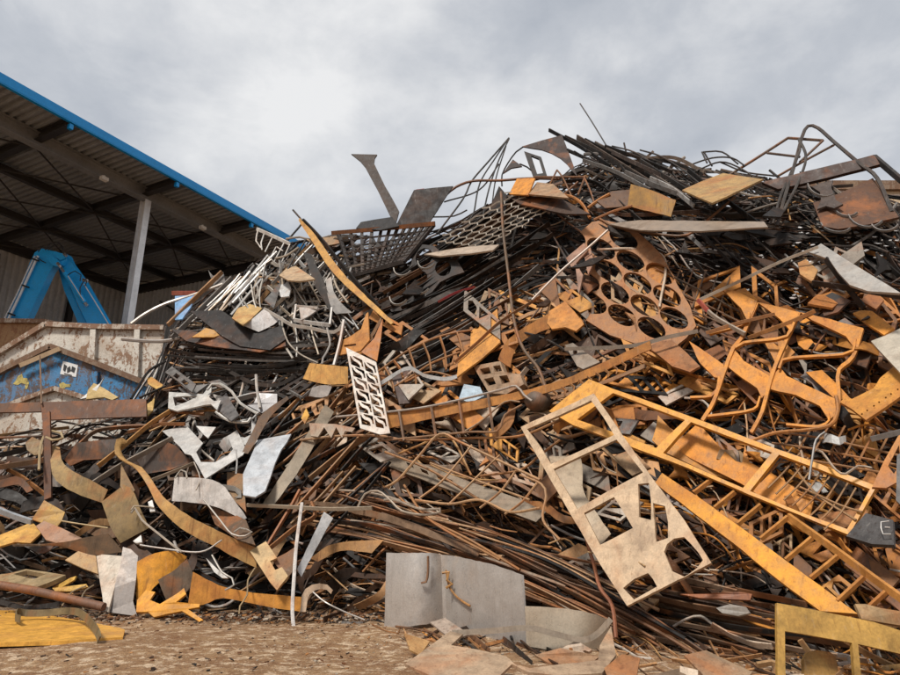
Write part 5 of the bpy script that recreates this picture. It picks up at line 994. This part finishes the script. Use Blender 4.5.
plate('yellow_fold', 'yellow brown folded plate left below the olive ribbon', 'plate', [(32, 519), (38, 510), (44, 500), (65, 512), (62, 520), (57, 527), (45, 524)], c=(.42, .25, .07), lift=.6)
plate('yellow_fold', 'yellow plate at left edge below the folded plate', 'plate', [(-6, 537), (15, 529), (32, 522), (42, 532), (30, 543), (15, 542), (-6, 548)], c=(.55, .31, .07), lift=.62, tilt=(0, .4))
plate('brown_fold', 'reddish brown plate right of the yellow left plate', 'plate', [(36, 526), (44, 521), (62, 528), (84, 539), (78, 545), (60, 544), (46, 540)], c=(.36, .2, .12), lift=.6)
ribbon('dark_long_plate', 'long dark brown plate with bright top edge above the grey fold', 'plate', [(12, 544), (40, 544), (60, 542.5), (84, 538), (108, 534)], [(14, 546), (42, 546), (62, 546), (92, 555), (124, 552)], c=(.12, .07, .035), lift=.68, th=.03)
bar('grey_bar', 'pale blue grey bar at the left edge', 'bar', [(-6, 508), (14, 516), (32, 522)], 5, 'bare_steel', (.36, .38, .4), .56, 3)
plate('fold_white', 'white rust-stained triangular face of a folded sheet at the left foot', 'plate', [(96, 554), (110, 555), (124, 556), (116, 582), (108, 612), (104, 610), (100, 582)], mat='painted_steel', c=(.56, .49, .40), lift=.72, tilt=(-.2, .1))
plate('fold_grey', 'grey crumpled face beside the white triangular sheet', 'plate', [(123, 547), (131, 549), (138, 556), (136, 580), (133, 601), (137, 616), (121, 614), (107, 612), (114, 588), (120, 566)], mat='bare_steel', c=(.20, .17, .15), lift=.74, tilt=(.2, 0))
plate('tan_fold', 'tan curled plate left of the white triangular sheet', 'plate', [(65, 560), (75, 553), (83, 548), (96, 556), (98, 574), (84, 569)], c=(.42, .27, .13), lift=.62)
ribbon('orange_crumple', 'bright orange crumpled sheet at the left foot of the heap', 'sheet', [(137, 562, .66), (150, 555, .72), (165, 551, .7), (178, 552, .66), (187, 557, .6)], [(137, 602, .7), (147, 596, .78), (155, 586, .78), (170, 574, .7), (183, 562, .62)], c=(.68, .30, .03), th=.014, sub=5)
ribbon('tan_inner_fold', 'dark tan inner fold of the orange crumpled sheet', 'sheet', [(158, 580, .72), (174, 570, .7), (187, 559, .66)], [(166, 600, .66), (184, 594, .66), (195, 580, .64)], c=(.17, .12, .08), th=.014)
plate('orange_spikes', 'orange jagged sheet with torn spikes at the left foot', 'sheet', [(137, 600), (146, 590), (155, 592), (150, 600), (160, 604), (178, 593), (184, 588), (186, 594), (176, 602), (200, 604), (199, 607), (188, 609), (203, 620), (200, 622), (182, 611), (166, 614), (154, 617), (148, 612), (136, 612)], c=(.66, .30, .035), lift=.8, tilt=(0, .2))
ribbon('orange_long_strip', 'long orange strip running right along the foot of the heap', 'strip', [(193, 572), (208, 580), (224, 587), (255, 593), (280, 595), (303, 597)], [(188, 606), (206, 604), (222, 598), (250, 603), (276, 608), (303, 612)], c=(.58, .25, .04), lift=.62, th=.014)
ribbon('curled_end', 'curled tan end of the long orange strip', 'strip', [(300, 612), (303, 592), (313, 584), (326, 584), (333, 590)], [(306, 612), (308, 597), (316, 590), (326, 589), (331, 594)], c=(.42, .3, .2), lift=.7, th=.012)
plate('tan_bracket', 'pale tan notched bracket at the foot left of the white rod', 'bracket', [(250, 551), (258, 546), (266, 541), (277, 558), (270, 561), (275, 570), (282, 567), (288, 576), (277, 590), (270, 582), (262, 570)], c=(.52, .36, .18), lift=.74, tilt=(-.1, .3), th=.03)
plate('brown_bracket', 'brown plate behind the pale tan bracket', 'plate', [(272, 560), (286, 553), (298, 545), (292, 572), (286, 580), (280, 570)], c=(.2, .12, .07), lift=.62)
bar('white_rod', 'long white bent rod standing at the foot left of the grey sheet', 'rod', [(302, 503), (299, 525), (296, 550), (294, 580), (292.5, 608), (294, 628), (298, 642)], 3.6, 'painted_steel', (.62, .58, .54), .95)
ribbon('grey_flat_strip', 'light grey flat strip leaning right of the white rod', 'strip', [(324, 512), (311, 540), (297, 569)], [(333, 518), (318, 545), (301, 577)], mat='bare_steel', c=(.42, .41, .4), lift=.8)
bar('white_strip', 'pale strip running right from the top of the white rod', 'strip', [(247, 505), (290, 507), (330, 509), (372, 508)], 3.2, 'bare_steel', (.38, .31, .23), .6, 2)
bar('bent_rod', 'reddish bent rod behind the white rod', 'rod', [(268, 545), (280, 525), (292, 505), (300, 490)], 4, c=(.3, .12, .05), lift=.5, flat=2)
bar('bent_rod', 'second reddish strip behind the grey flat strip', 'rod', [(270, 548), (295, 528), (315, 516), (312, 502)], 4, c=(.3, .13, .05), lift=.52, flat=2)
bar('pipe', 'brown pipe lying on the ground at the left foot', 'pipe', [(-8, 584), (30, 590), (70, 599), (104, 607)], 7.5, c=(.17, .085, .05), lift=.85, n=10)
plate('square_hole_frame', 'tan frame with square hole lying at the left edge', 'frame', [(-6, 575), (10, 573), (26, 569), (66, 575), (50, 582), (32, 589), (-6, 582)], [[(13, 574), (27, 570.5), (46, 574), (34, 579)]], c=(.32, .23, .12), lift=.6, tilt=(0, .9), th=.06)
plate('yellow_sliver', 'yellow orange sliver right of the square-hole frame', 'strip', [(52, 588), (70, 578), (76, 576), (74, 580), (60, 588)], c=(.55, .32, .06), lift=.6)
plate('yellow_sliver', 'yellow curved strip above the brown pipe', 'strip', [(52, 588), (70, 586), (86, 584), (88, 587), (70, 591), (55, 591)], c=(.55, .34, .09), lift=.7)
# curly wires across the left foot
for P, w, cc in (([(131, 513), (135, 508), (142, 520), (160, 535), (175, 547), (182, 552)], 2.6, (.5, .42, .33)), ([(131, 510), (134, 506), (150, 507), (154, 508)], 1.8, (.42, .34, .24)), ([(140, 545), (160, 548), (200, 552), (222, 540)], 2.0, (.55, .5, .45)), ([(212, 555), (222, 572), (232, 578), (234, 585), (225, 590)], 2.0, (.5, .47, .42)), ([(255, 568), (248, 580), (247, 595), (240, 606), (239, 614)], 2.0, (.42, .3, .16)), ([(204, 500), (220, 520), (232, 534), (245, 536), (252, 532), (240, 528), (234, 532)], 2.0, (.45, .4, .34)), ([(62, 606), (72, 592), (86, 586)], 1.8, (.36, .26, .15)), ([(84, 610), (81, 600), (86, 590), (94, 585)], 1.8, (.32, .24, .15)), ([(62, 521), (80, 524), (108, 528)], 2.0, (.42, .3, .14)), ([(66, 510), (74, 506), (80, 511), (74, 514), (66, 512)], 1.3, DGREY), ([(313, 592), (325, 602), (345, 612), (365, 620)], 2.0, (.36, .32, .28)), ([(175, 478), (181, 470), (186, 472), (187, 478)], 2, (.5, .44, .36)), ([(194, 462), (200, 478), (196, 490)], 1.8, (.3, .25, .2)), ([(236, 450), (237, 462), (236, 474)], 2.2, (.5, .48, .45))):
    w *= .8; cc = tuple(v * .78 for v in cc)
    bar('curly_wire', nl('curly wire', P, w, cc), 'wire', P, w, 'bare_steel', cc, .82, group='curly wires at the left foot')
for P, lb in (([(133, 541), (141, 535), (142, 542), (136, 543)], 'white paper-like chip on the olive sheet'), ([(148, 502), (152, 500), (155, 511), (150, 512)], 'small white tab beside the twisted ribbon'), ([(206, 558), (214, 566), (228, 578), (222, 578), (214, 572)], 'white torn strip in the dark right of the orange sheet')):
    plate('white_chip', lb, 'chip', P, mat='painted_steel', c=(.68, .66, .62), lift=.78)

# ---- yellow plate lying on the yard with a curved strip on it
A = [(-12, 610), (12, 610.5), (40, 614), (60, 617), (100, 624), (121, 628), (125, 630), (123, 637), (60, 641), (-12, 643)]
V0 = [pz(x, y, .045) for x, y in A]; n = len(V0); V = V0 + [Vector((v.x, v.y, v.z - .035)) for v in V0]
o = obj('yellow_ground_plate', V, [tuple(range(n)), tuple(range(2 * n - 1, n - 1, -1))] + [((i + 1) % n, i, n + i, n + (i + 1) % n) for i in range(n)], 'painted_steel', (.68, .345, .055)); tag(o, 'flat yellow plate lying on the yard at lower left', 'plate')
W = [pz(x, y, z) for x, y, z in catmull([(20, 619, .12), (16, 618, .10), (17, 612, .14), (26, 613, .12), (45, 613, .12), (66, 611, .16), (80, 613, .17), (92, 624, .14), (98, 634, .10), (99, 640, .06)], 3)]
V, F = sweep(W, rect(.075, .012), Vector((0, -.1, 1))); tag(obj('curved_strip', V, F, 'rusted_steel', (.17, .125, .06), None, True), 'olive curved steel strip resting on the yellow ground plate', 'strip')

# ================================================================== THE REST OF THE HEAP
FLOW = [(200, 360, 2, 18), (280, 285, -50, 50), (430, 330, -28, 10), (480, 280, -20, 14), (560, 255, -14, 16), (640, 205, 18, 22), (760, 235, 4, 25), (620, 300, 32, 40), (700, 300, 30, 40), (780, 350, 35, 45), (860, 300, 22, 35), (430, 465, 26, 30), (520, 500, 30, 22), (600, 600, 27, 10), (450, 540, 22, 8), (700, 620, 15, 14), (790, 480, 32, 35), (350, 470, -38, 20), (250, 450, -40, 40), (100, 480, -28, 30), (60, 560, 5, 20), (200, 570, 12, 40), (300, 545, -28, 30), (860, 560, 35, 30), (560, 400, -18, 25), (700, 540, 20, 50), (880, 420, 20, 40)]
def flow(x, y):
    ws = [1 / (40 + math.hypot(x - a, y - b)) ** 4 for a, b, *_ in FLOW]; r = rnd.random() * sum(ws)
    for w, f in zip(ws, FLOW):
        r -= w
        if r <= 0: return R(f[2] + rnd.gauss(0, f[3] * .6))
    return 0
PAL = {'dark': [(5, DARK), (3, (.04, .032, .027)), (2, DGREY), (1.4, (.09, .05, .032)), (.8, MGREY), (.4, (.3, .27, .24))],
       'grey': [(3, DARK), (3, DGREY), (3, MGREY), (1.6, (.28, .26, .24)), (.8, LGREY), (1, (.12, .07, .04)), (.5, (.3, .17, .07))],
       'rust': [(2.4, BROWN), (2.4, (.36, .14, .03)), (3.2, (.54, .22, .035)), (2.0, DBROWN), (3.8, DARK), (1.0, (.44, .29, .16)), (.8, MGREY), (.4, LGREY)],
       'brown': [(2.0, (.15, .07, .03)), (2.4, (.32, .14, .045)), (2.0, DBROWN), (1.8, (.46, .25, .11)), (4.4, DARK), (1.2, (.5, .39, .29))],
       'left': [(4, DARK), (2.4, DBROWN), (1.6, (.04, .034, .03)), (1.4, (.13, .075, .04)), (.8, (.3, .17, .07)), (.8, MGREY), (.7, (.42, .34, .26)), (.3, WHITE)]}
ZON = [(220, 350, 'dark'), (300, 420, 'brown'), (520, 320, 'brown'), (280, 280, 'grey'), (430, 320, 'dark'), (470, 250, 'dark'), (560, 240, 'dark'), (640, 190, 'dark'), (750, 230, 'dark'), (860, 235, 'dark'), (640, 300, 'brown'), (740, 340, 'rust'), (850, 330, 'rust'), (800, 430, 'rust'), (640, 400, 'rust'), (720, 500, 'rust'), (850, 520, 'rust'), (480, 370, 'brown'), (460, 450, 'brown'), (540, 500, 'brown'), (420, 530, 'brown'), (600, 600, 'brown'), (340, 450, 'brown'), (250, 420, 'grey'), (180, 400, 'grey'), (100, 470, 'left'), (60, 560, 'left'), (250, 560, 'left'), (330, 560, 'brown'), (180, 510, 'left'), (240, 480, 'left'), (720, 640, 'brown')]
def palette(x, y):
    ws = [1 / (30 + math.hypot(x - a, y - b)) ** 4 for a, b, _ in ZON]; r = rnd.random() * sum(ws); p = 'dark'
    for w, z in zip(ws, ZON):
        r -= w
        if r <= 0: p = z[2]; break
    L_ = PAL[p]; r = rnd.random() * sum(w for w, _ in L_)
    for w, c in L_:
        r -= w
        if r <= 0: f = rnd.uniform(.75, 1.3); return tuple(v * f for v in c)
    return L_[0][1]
def spot(top=0, bot=0):
    while True:
        x = rnd.uniform(-40, 940); y = rnd.uniform(150, 700)
        if interp(CREST, x) + top < y < interp(BASE, x) - bot: return x, y
def where(x, y):
    v = 'upper' if y < 300 else ('middle' if y < 450 else 'lower'); h = 'left' if x < 300 else ('central' if x < 600 else 'right')
    return v + ' ' + h
def safe_path(P):
    """keep the ends of loose pieces from flying off above the skyline or below the ground"""
    o = []
    for q in P:
        x, y = q[0], q[1]; y = max(y, interp(CREST, x) - 6); y = min(y, interp(BASE, x) + 4); o.append((x, y) + tuple(q[2:]))
    return o
def Dfoot(px, py):
    g = ray(px, py); y = D(px, py)
    if g.z < 0: y = min(y, (CAMZ - .03) / -g.z * g.y)
    return y
def loose_path(x, y, ln, curl=.12):
    a = flow(x, y); c, s = math.cos(a), math.sin(a); k = rnd.gauss(0, curl) * ln; k2 = rnd.gauss(0, curl * .5) * ln
    P = [(x - c * ln / 2, y - s * ln / 2), (x - c * ln / 6 - s * k, y - s * ln / 6 + c * k), (x + c * ln / 6 - s * (k + k2), y + s * ln / 6 + c * (k + k2)), (x + c * ln / 2, y + s * ln / 2)]
    return safe_path(P)
# -- pieces counted one by one
def is_dark(cc): return 'dark_steel' if max(cc) < .08 else 'rusted_steel'
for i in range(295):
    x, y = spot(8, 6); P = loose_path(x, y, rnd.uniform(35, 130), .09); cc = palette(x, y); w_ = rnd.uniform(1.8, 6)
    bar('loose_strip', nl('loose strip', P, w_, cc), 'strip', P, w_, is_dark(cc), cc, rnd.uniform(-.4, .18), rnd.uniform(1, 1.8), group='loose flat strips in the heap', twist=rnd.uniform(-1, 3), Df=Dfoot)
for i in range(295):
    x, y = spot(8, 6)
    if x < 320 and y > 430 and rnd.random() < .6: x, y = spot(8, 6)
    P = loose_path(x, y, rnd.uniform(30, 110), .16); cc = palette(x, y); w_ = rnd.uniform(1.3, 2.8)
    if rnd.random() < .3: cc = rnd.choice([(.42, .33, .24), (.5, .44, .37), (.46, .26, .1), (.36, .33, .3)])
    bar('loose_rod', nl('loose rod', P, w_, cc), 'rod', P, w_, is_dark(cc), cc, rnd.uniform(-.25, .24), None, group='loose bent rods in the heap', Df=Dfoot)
cnt = 0
while cnt < 240:
    x, y = spot(16, 10); s = rnd.uniform(5, 15) if rnd.random() < .8 else rnd.uniform(12, 22); a0 = flow(x, y); asp = rnd.uniform(.16, .6); n = rnd.choice([4, 4, 4, 5, 6, 3]); cc = palette(x, y); P = []
    for j in range(n):
        t = 2 * math.pi * (j + rnd.uniform(-.32, .32)) / n; r_ = s * rnd.uniform(.6, 1.2); u, v = r_ * math.cos(t), r_ * math.sin(t) * asp
        P.append((x + u * math.cos(a0) - v * math.sin(a0), y + u * math.sin(a0) + v * math.cos(a0)))
    if min(p[1] - interp(CREST, p[0]) for p in P) < 0 or max(p[1] - interp(BASE, p[0]) for p in P) > 0: continue
    if s > 9 and rnd.random() < .5:      # bite a notch out of one side
        a_, b_ = P[0], P[1]; m1 = (a_[0] * .65 + b_[0] * .35, a_[1] * .65 + b_[1] * .35); m2 = (a_[0] * .35 + b_[0] * .65, a_[1] * .35 + b_[1] * .65)
        P = [P[0], m1, (m1[0] * .6 + x * .4, m1[1] * .6 + y * .4), (m2[0] * .6 + x * .4, m2[1] * .6 + y * .4), m2] + P[1:]
    cnt += 1
    plate('loose_offcut', nl('cut plate', [(x - s * math.cos(a0), y - s * math.sin(a0)), (x + s * math.cos(a0), y + s * math.sin(a0))], s * asp, cc), 'offcut', P, (), is_dark(cc), cc, rnd.uniform(-.2, .06), (rnd.uniform(-.6, .6), rnd.uniform(-.4, .6)), group='loose cut plates in the heap', Dfun=Dfoot, step=7, jit=.5)
# curled sheet strips, mostly in the left slope
for i in range(92):
    if i < 55: x, y = rnd.uniform(-10, 340), rnd.uniform(425, 600)
    else: x, y = rnd.uniform(340, 880), rnd.uniform(300, 620)
    if not interp(CREST, x) + 12 < y < interp(BASE, x) - 14: continue
    ln = rnd.uniform(24, 70); w_ = rnd.uniform(6, 15); P = loose_path(x, y, ln, .2); a = math.atan2(P[-1][1] - P[0][1], P[-1][0] - P[0][0]); nx, ny = -math.sin(a) * w_ / 2, math.cos(a) * w_ / 2; l0 = rnd.uniform(-.05, .16); cl = rnd.uniform(.05, .35); cc = palette(x, y); tw = rnd.uniform(-.25, .25)
    A_ = [(p[0] + nx * f, p[1] + ny * f, l0 + cl * h + tw * f * .3) for p, h, f in zip(P, (0, .8, 1, .3), (1, 1, .9, .7))]; B_ = [(p[0] - nx * f, p[1] - ny * f, l0 + cl * h * rnd.uniform(.4, 1)) for p, h, f in zip(P, (0, .8, 1, .3), (1, 1, .9, .7))]
    ribbon('curled_sheet', nl('curled sheet strip', P, w_ * .5, cc), 'sheet strip', A_, B_, is_dark(cc), cc, group='curled sheet strips in the heap', Df=Dfoot, th=.014)
# three-cornered offcuts with hollow sides, left over between round blanks
cnt = 0
while cnt < 96:
    x, y = rnd.choice([(rnd.uniform(560, 905), rnd.uniform(250, 610)), (rnd.uniform(560, 905), rnd.uniform(250, 610)), (rnd.uniform(360, 620), rnd.uniform(260, 520)), (rnd.uniform(150, 340), rnd.uniform(360, 560))])
    if not interp(CREST, x) + 22 < y < interp(BASE, x) - 20: continue
    cnt += 1; s = rnd.uniform(7, 19); asp = rnd.uniform(.4, .9); ro = rnd.uniform(0, 6.3); n = 3; cc = palette(x, y); P = []; fl = flow(x, y)
    for j in range(n):
        for q in range(4):
            t0, t1 = 2 * math.pi * j / n, 2 * math.pi * (j + 1) / n; f = q / 4; u = (1 - f) * math.cos(t0) + f * math.cos(t1); v = (1 - f) * math.sin(t0) + f * math.sin(t1); k_ = 1 - .5 * math.sin(math.pi * f) * (1 if j != 1 else .15)
            u, v = u * k_ * s, v * k_ * s; u, v = u * math.cos(ro) - v * math.sin(ro), (u * math.sin(ro) + v * math.cos(ro)) * asp
            P.append((x + u * math.cos(fl) - v * math.sin(fl), y + u * math.sin(fl) + v * math.cos(fl)))
    plate('hollow_offcut', nl('hollow-sided offcut', [(x - s, y), (x + s, y)], 4, cc).replace('level ', '').replace('short ', ''), 'offcut', P, (), is_dark(cc), cc, rnd.uniform(-.15, .08), (rnd.uniform(-.3, .3), rnd.uniform(-.2, .3)), group='hollow-sided offcuts in the heap', Dfun=Dfoot, step=30, jit=.2)
# thin angular frames left from cutting, lying diagonally down the right slope
cnt = 0
while cnt < 110:
    x, y = (rnd.uniform(560, 905), rnd.uniform(255, 600)) if rnd.random() < .75 else (rnd.uniform(370, 600), rnd.uniform(300, 500))
    if not interp(CREST, x) + 40 < y < interp(BASE, x) - 30: continue
    cnt += 1; a = R(rnd.choice([30, 34, 26, 40, -28, -35, 32]) + rnd.gauss(0, 8)); L1 = rnd.uniform(24, 62); L2 = rnd.uniform(10, 26); c, s = math.cos(a), math.sin(a); sk = rnd.uniform(-.9, .9)
    q = [(x + (u + sk * v) * c - v * s, y + (u + sk * v) * s + v * c) for u, v in ((-L1 / 2, -L2 / 2), (L1 / 2 * rnd.uniform(.7, 1), -L2 / 2), (L1 / 2, L2 / 2 * rnd.uniform(.6, 1)), (-L1 / 2 * rnd.uniform(.7, 1), L2 / 2))]
    H = homog(q); b_ = rnd.uniform(2.0, 3.6); bu, bv = b_ / L1, b_ / L2; n = rnd.choice([1, 2, 2, 3]); hs = []; e_ = [bu] + sorted(bu + (1 - 2 * bu) * (k_ + rnd.uniform(-.2, .2)) / n for k_ in range(1, n)) + [1 - bu]
    for u0, u1 in zip(e_, e_[1:]):
        if rnd.random() < .18: continue
        u0 += bu * .5; u1 -= bu * .5
        if u1 - u0 < .12: continue
        kd = rnd.random(); um = (u0 + u1) / 2
        if kd < .4: hs.append([H(u0, bv), H(u1, bv), H(u1, 1 - bv), H(u0, 1 - bv)])
        elif kd < .65: hs.append([H(u0, bv), H(u1, bv), H(u1, 1 - bv)])
        elif kd < .85: hs.append([H(u0, bv), H(u1, bv), H(u0, 1 - bv)])
        else: hs.append([H(u0, .35), H(um, bv), H(u1, .35), H(u1, 1 - bv), H(u0, 1 - bv)])
    cc = rnd.choice([(.5, .2, .035), (.42, .17, .035), (.3, .13, .04), (.56, .27, .06), (.2, .09, .035), (.4, .27, .15), (.24, .2, .16), (.1, .06, .04), (.46, .4, .33)]); f = rnd.uniform(.8, 1.15); cc = tuple(v * f for v in cc)
    plate('angular_offcut', nl('thin angular openwork offcut', [q[0], q[1]], 4, cc), 'offcut', q, hs, 'rusted_steel', cc, rnd.uniform(.0, .26), (rnd.uniform(-.12, .12), rnd.uniform(-.05, .2)), group='angular openwork offcuts on the slope', jit=.15, step=40, bend=.02)
# open lattices: bars left after blanks were cut out
cnt = 0
while cnt < 84:
    x, y = rnd.choice([(rnd.uniform(560, 900), rnd.uniform(260, 610)), (rnd.uniform(560, 900), rnd.uniform(260, 610)), (rnd.uniform(360, 640), rnd.uniform(330, 480)), (rnd.uniform(160, 330), rnd.uniform(370, 500))])
    if not interp(CREST, x) + 30 < y < interp(BASE, x) - 25: continue
    cnt += 1
    a = flow(x, y); L1 = rnd.uniform(36, 84); L2 = rnd.uniform(10, 24); c, s = math.cos(a), math.sin(a); sk = rnd.uniform(-1.2, 1.2)
    q = [(x + ((u + sk * v) * c - v * s), y + ((u + sk * v) * s + v * c)) for u, v in ((-L1 / 2, -L2 / 2), (L1 / 2, -L2 / 2 * rnd.uniform(.6, 1)), (L1 / 2, L2 / 2), (-L1 / 2, L2 / 2 * rnd.uniform(.6, 1)))]
    H = homog(q); nu = max(2, int(L1 / rnd.uniform(8, 16))); cc = palette(x, y); hs = []; cut = rnd.uniform(.08, .16)
    for iu in range(nu):
        if rnd.random() < .15: continue
        u0, u1, v0, v1 = (iu + cut) / nu, (iu + 1 - cut) / nu, .16, .84
        hs.append([H(u0, v0), H(u1 - rnd.uniform(0, .25) / nu, v0), H(u1, v1), H(u0 + rnd.uniform(0, .25) / nu, v1)])
    plate('lattice_strip', nl('slotted offcut strip', [q[0], q[1]], L2 * .2, cc), 'slotted strip', q, hs, is_dark(cc), cc, rnd.uniform(-.12, .14), (rnd.uniform(-.2, .2), rnd.uniform(-.1, .2)), group='slotted offcut strips in the heap', jit=.2, step=24)

# -- the uncountable tangle of thin strips, wires and shards between them
def tangle(name, label, n, maker):
    V = []; F = []; C = []
    for i in range(n):
        r_ = maker()
        if r_ is None: continue
        v, f, c = r_; b = len(V); V += v; F += [tuple(k_ + b for k_ in q) for q in f]; C += [c] * len(v)
    me = mesh_from(name, V, F, False); at = me.color_attributes.new('tint', 'FLOAT_COLOR', 'POINT')
    at.data.foreach_set('color', [z for c in C for z in (*c, 1.0)]); me.materials.append(MATS['heap_metal'])
    o = bpy.data.objects.new(name, me); col.objects.link(o); tag(o, label, 'scrap', kind='stuff'); return o
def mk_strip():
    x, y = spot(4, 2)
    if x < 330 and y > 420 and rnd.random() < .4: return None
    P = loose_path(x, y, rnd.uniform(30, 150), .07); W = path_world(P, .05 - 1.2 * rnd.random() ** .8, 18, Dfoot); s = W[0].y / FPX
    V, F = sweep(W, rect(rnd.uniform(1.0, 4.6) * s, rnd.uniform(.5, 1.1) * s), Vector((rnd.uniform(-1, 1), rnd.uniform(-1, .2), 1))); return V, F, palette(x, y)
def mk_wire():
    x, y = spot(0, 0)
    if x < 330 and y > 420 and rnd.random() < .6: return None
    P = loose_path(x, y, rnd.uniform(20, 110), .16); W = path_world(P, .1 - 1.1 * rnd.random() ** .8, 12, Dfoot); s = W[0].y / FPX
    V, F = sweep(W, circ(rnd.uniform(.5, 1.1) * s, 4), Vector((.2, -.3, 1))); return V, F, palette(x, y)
def mk_shard():
    x, y = spot(6, 2); s = rnd.uniform(2.5, 9); n = rnd.choice([3, 4, 4, 5]); a0 = rnd.uniform(0, 3); asp = rnd.uniform(.3, .9); Y = Dfoot(x, y) + rnd.uniform(.1, 1.2)
    c0 = pt(x, y, Y); sc = Y / FPX; nr = (HN + Vector((rnd.uniform(-.9, .9), 0, rnd.uniform(-.6, 1.0)))).normalized(); e1 = nr.orthogonal().normalized(); e2 = nr.cross(e1)
    A = []
    for j in range(n):
        t = 2 * math.pi * (j + rnd.uniform(-.3, .3)) / n + a0; r_ = s * sc * rnd.uniform(.6, 1.2); A.append(c0 + e1 * (r_ * math.cos(t)) + e2 * (r_ * math.sin(t) * asp))
    V = A + [p - nr * .008 for p in A]; return V, [tuple(range(n)), tuple(range(2 * n - 1, n - 1, -1))] + [((i + 1) % n, i, n + i, n + (i + 1) % n) for i in range(n)], palette(x, y)
def mk_glint():  # pale flecks added to imitate sky light coming through the heap
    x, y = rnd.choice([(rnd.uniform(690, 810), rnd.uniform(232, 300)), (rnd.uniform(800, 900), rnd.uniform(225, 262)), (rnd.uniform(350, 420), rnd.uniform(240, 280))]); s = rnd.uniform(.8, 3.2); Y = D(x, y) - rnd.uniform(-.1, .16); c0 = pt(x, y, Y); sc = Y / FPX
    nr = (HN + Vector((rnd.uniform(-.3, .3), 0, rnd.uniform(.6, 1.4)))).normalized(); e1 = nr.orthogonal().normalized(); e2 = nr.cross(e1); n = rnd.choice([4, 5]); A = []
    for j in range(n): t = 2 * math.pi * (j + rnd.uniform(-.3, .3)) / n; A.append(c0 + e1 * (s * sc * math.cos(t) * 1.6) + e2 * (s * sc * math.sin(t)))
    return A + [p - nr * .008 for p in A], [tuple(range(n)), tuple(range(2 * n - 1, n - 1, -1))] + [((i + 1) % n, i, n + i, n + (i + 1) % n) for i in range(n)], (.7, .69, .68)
tangle('sky_gap_glints', 'added pale flecks imitating sky light through gaps in the upper heap', 150, mk_glint)
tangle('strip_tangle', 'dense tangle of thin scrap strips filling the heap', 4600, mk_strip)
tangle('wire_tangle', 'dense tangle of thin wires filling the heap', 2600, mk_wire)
tangle('shard_fill', 'small scrap shards filling the gaps of the heap', 900, mk_shard)

# -- crumbs on the yard in front of the heap
def mk_crumb():
    x = rnd.uniform(-6.5, 3.5); base = 8.9 if x < -.5 else 8.9 - (x + .5) * .55
    y = base + .25 - abs(rnd.gauss(0, .42)) if rnd.random() < .82 else rnd.uniform(5, base); s = rnd.uniform(.008, .035) * (1.3 if y > base - .5 else .7); c0 = Vector((x, y, s * .4))
    nr = Vector((rnd.uniform(-.5, .5), rnd.uniform(-.5, .5), 1)).normalized(); e1 = nr.orthogonal().normalized(); e2 = nr.cross(e1); A = []
    n = rnd.choice([3, 4, 5]); el = rnd.uniform(.3, 1)
    for j in range(n):
        t = 2 * math.pi * (j + rnd.uniform(-.25, .25)) / n; A.append(c0 + e1 * (s * math.cos(t)) + e2 * (s * el * math.sin(t)))
    V = A + [p + nr * s * rnd.uniform(.2, .6) for p in A]; return V, [tuple(range(n - 1, -1, -1)), tuple(range(n, 2 * n))] + [(i, (i + 1) % n, n + (i + 1) % n, n + i) for i in range(n)], rnd.choice([DBROWN, BROWN, (.3, .2, .12), (.2, .12, .07), DARK, (.4, .33, .25), (.36, .16, .05)])
tangle('yard_crumbs', 'gravel, rust flakes and small scrap crumbs on the yard', 7000, mk_crumb)

# ------------------------------------------------------------------ look-alikes beside the same neighbour: say which one
same = {}
for o in bpy.data.objects:
    if o.parent is None and o.get('label') and o.get('kind') is None: same.setdefault(o['label'], []).append(o)
ORD = ['leftmost', 'second from left', 'third from left', 'fourth from left', 'fifth from left', 'sixth from left', 'seventh from left', 'eighth from left', 'ninth from left', 'tenth from left']
for lab, os_ in same.items():
    if len(os_) < 2 or len(os_) > 10: continue
    os_.sort(key=lambda o: o.location.x / o.location.y)
    for k_, o in enumerate(os_):
        if len(lab.split()) <= 13 or k_ == 0 and len(lab.split()) <= 15: o['label'] = lab + ', ' + ORD[k_]
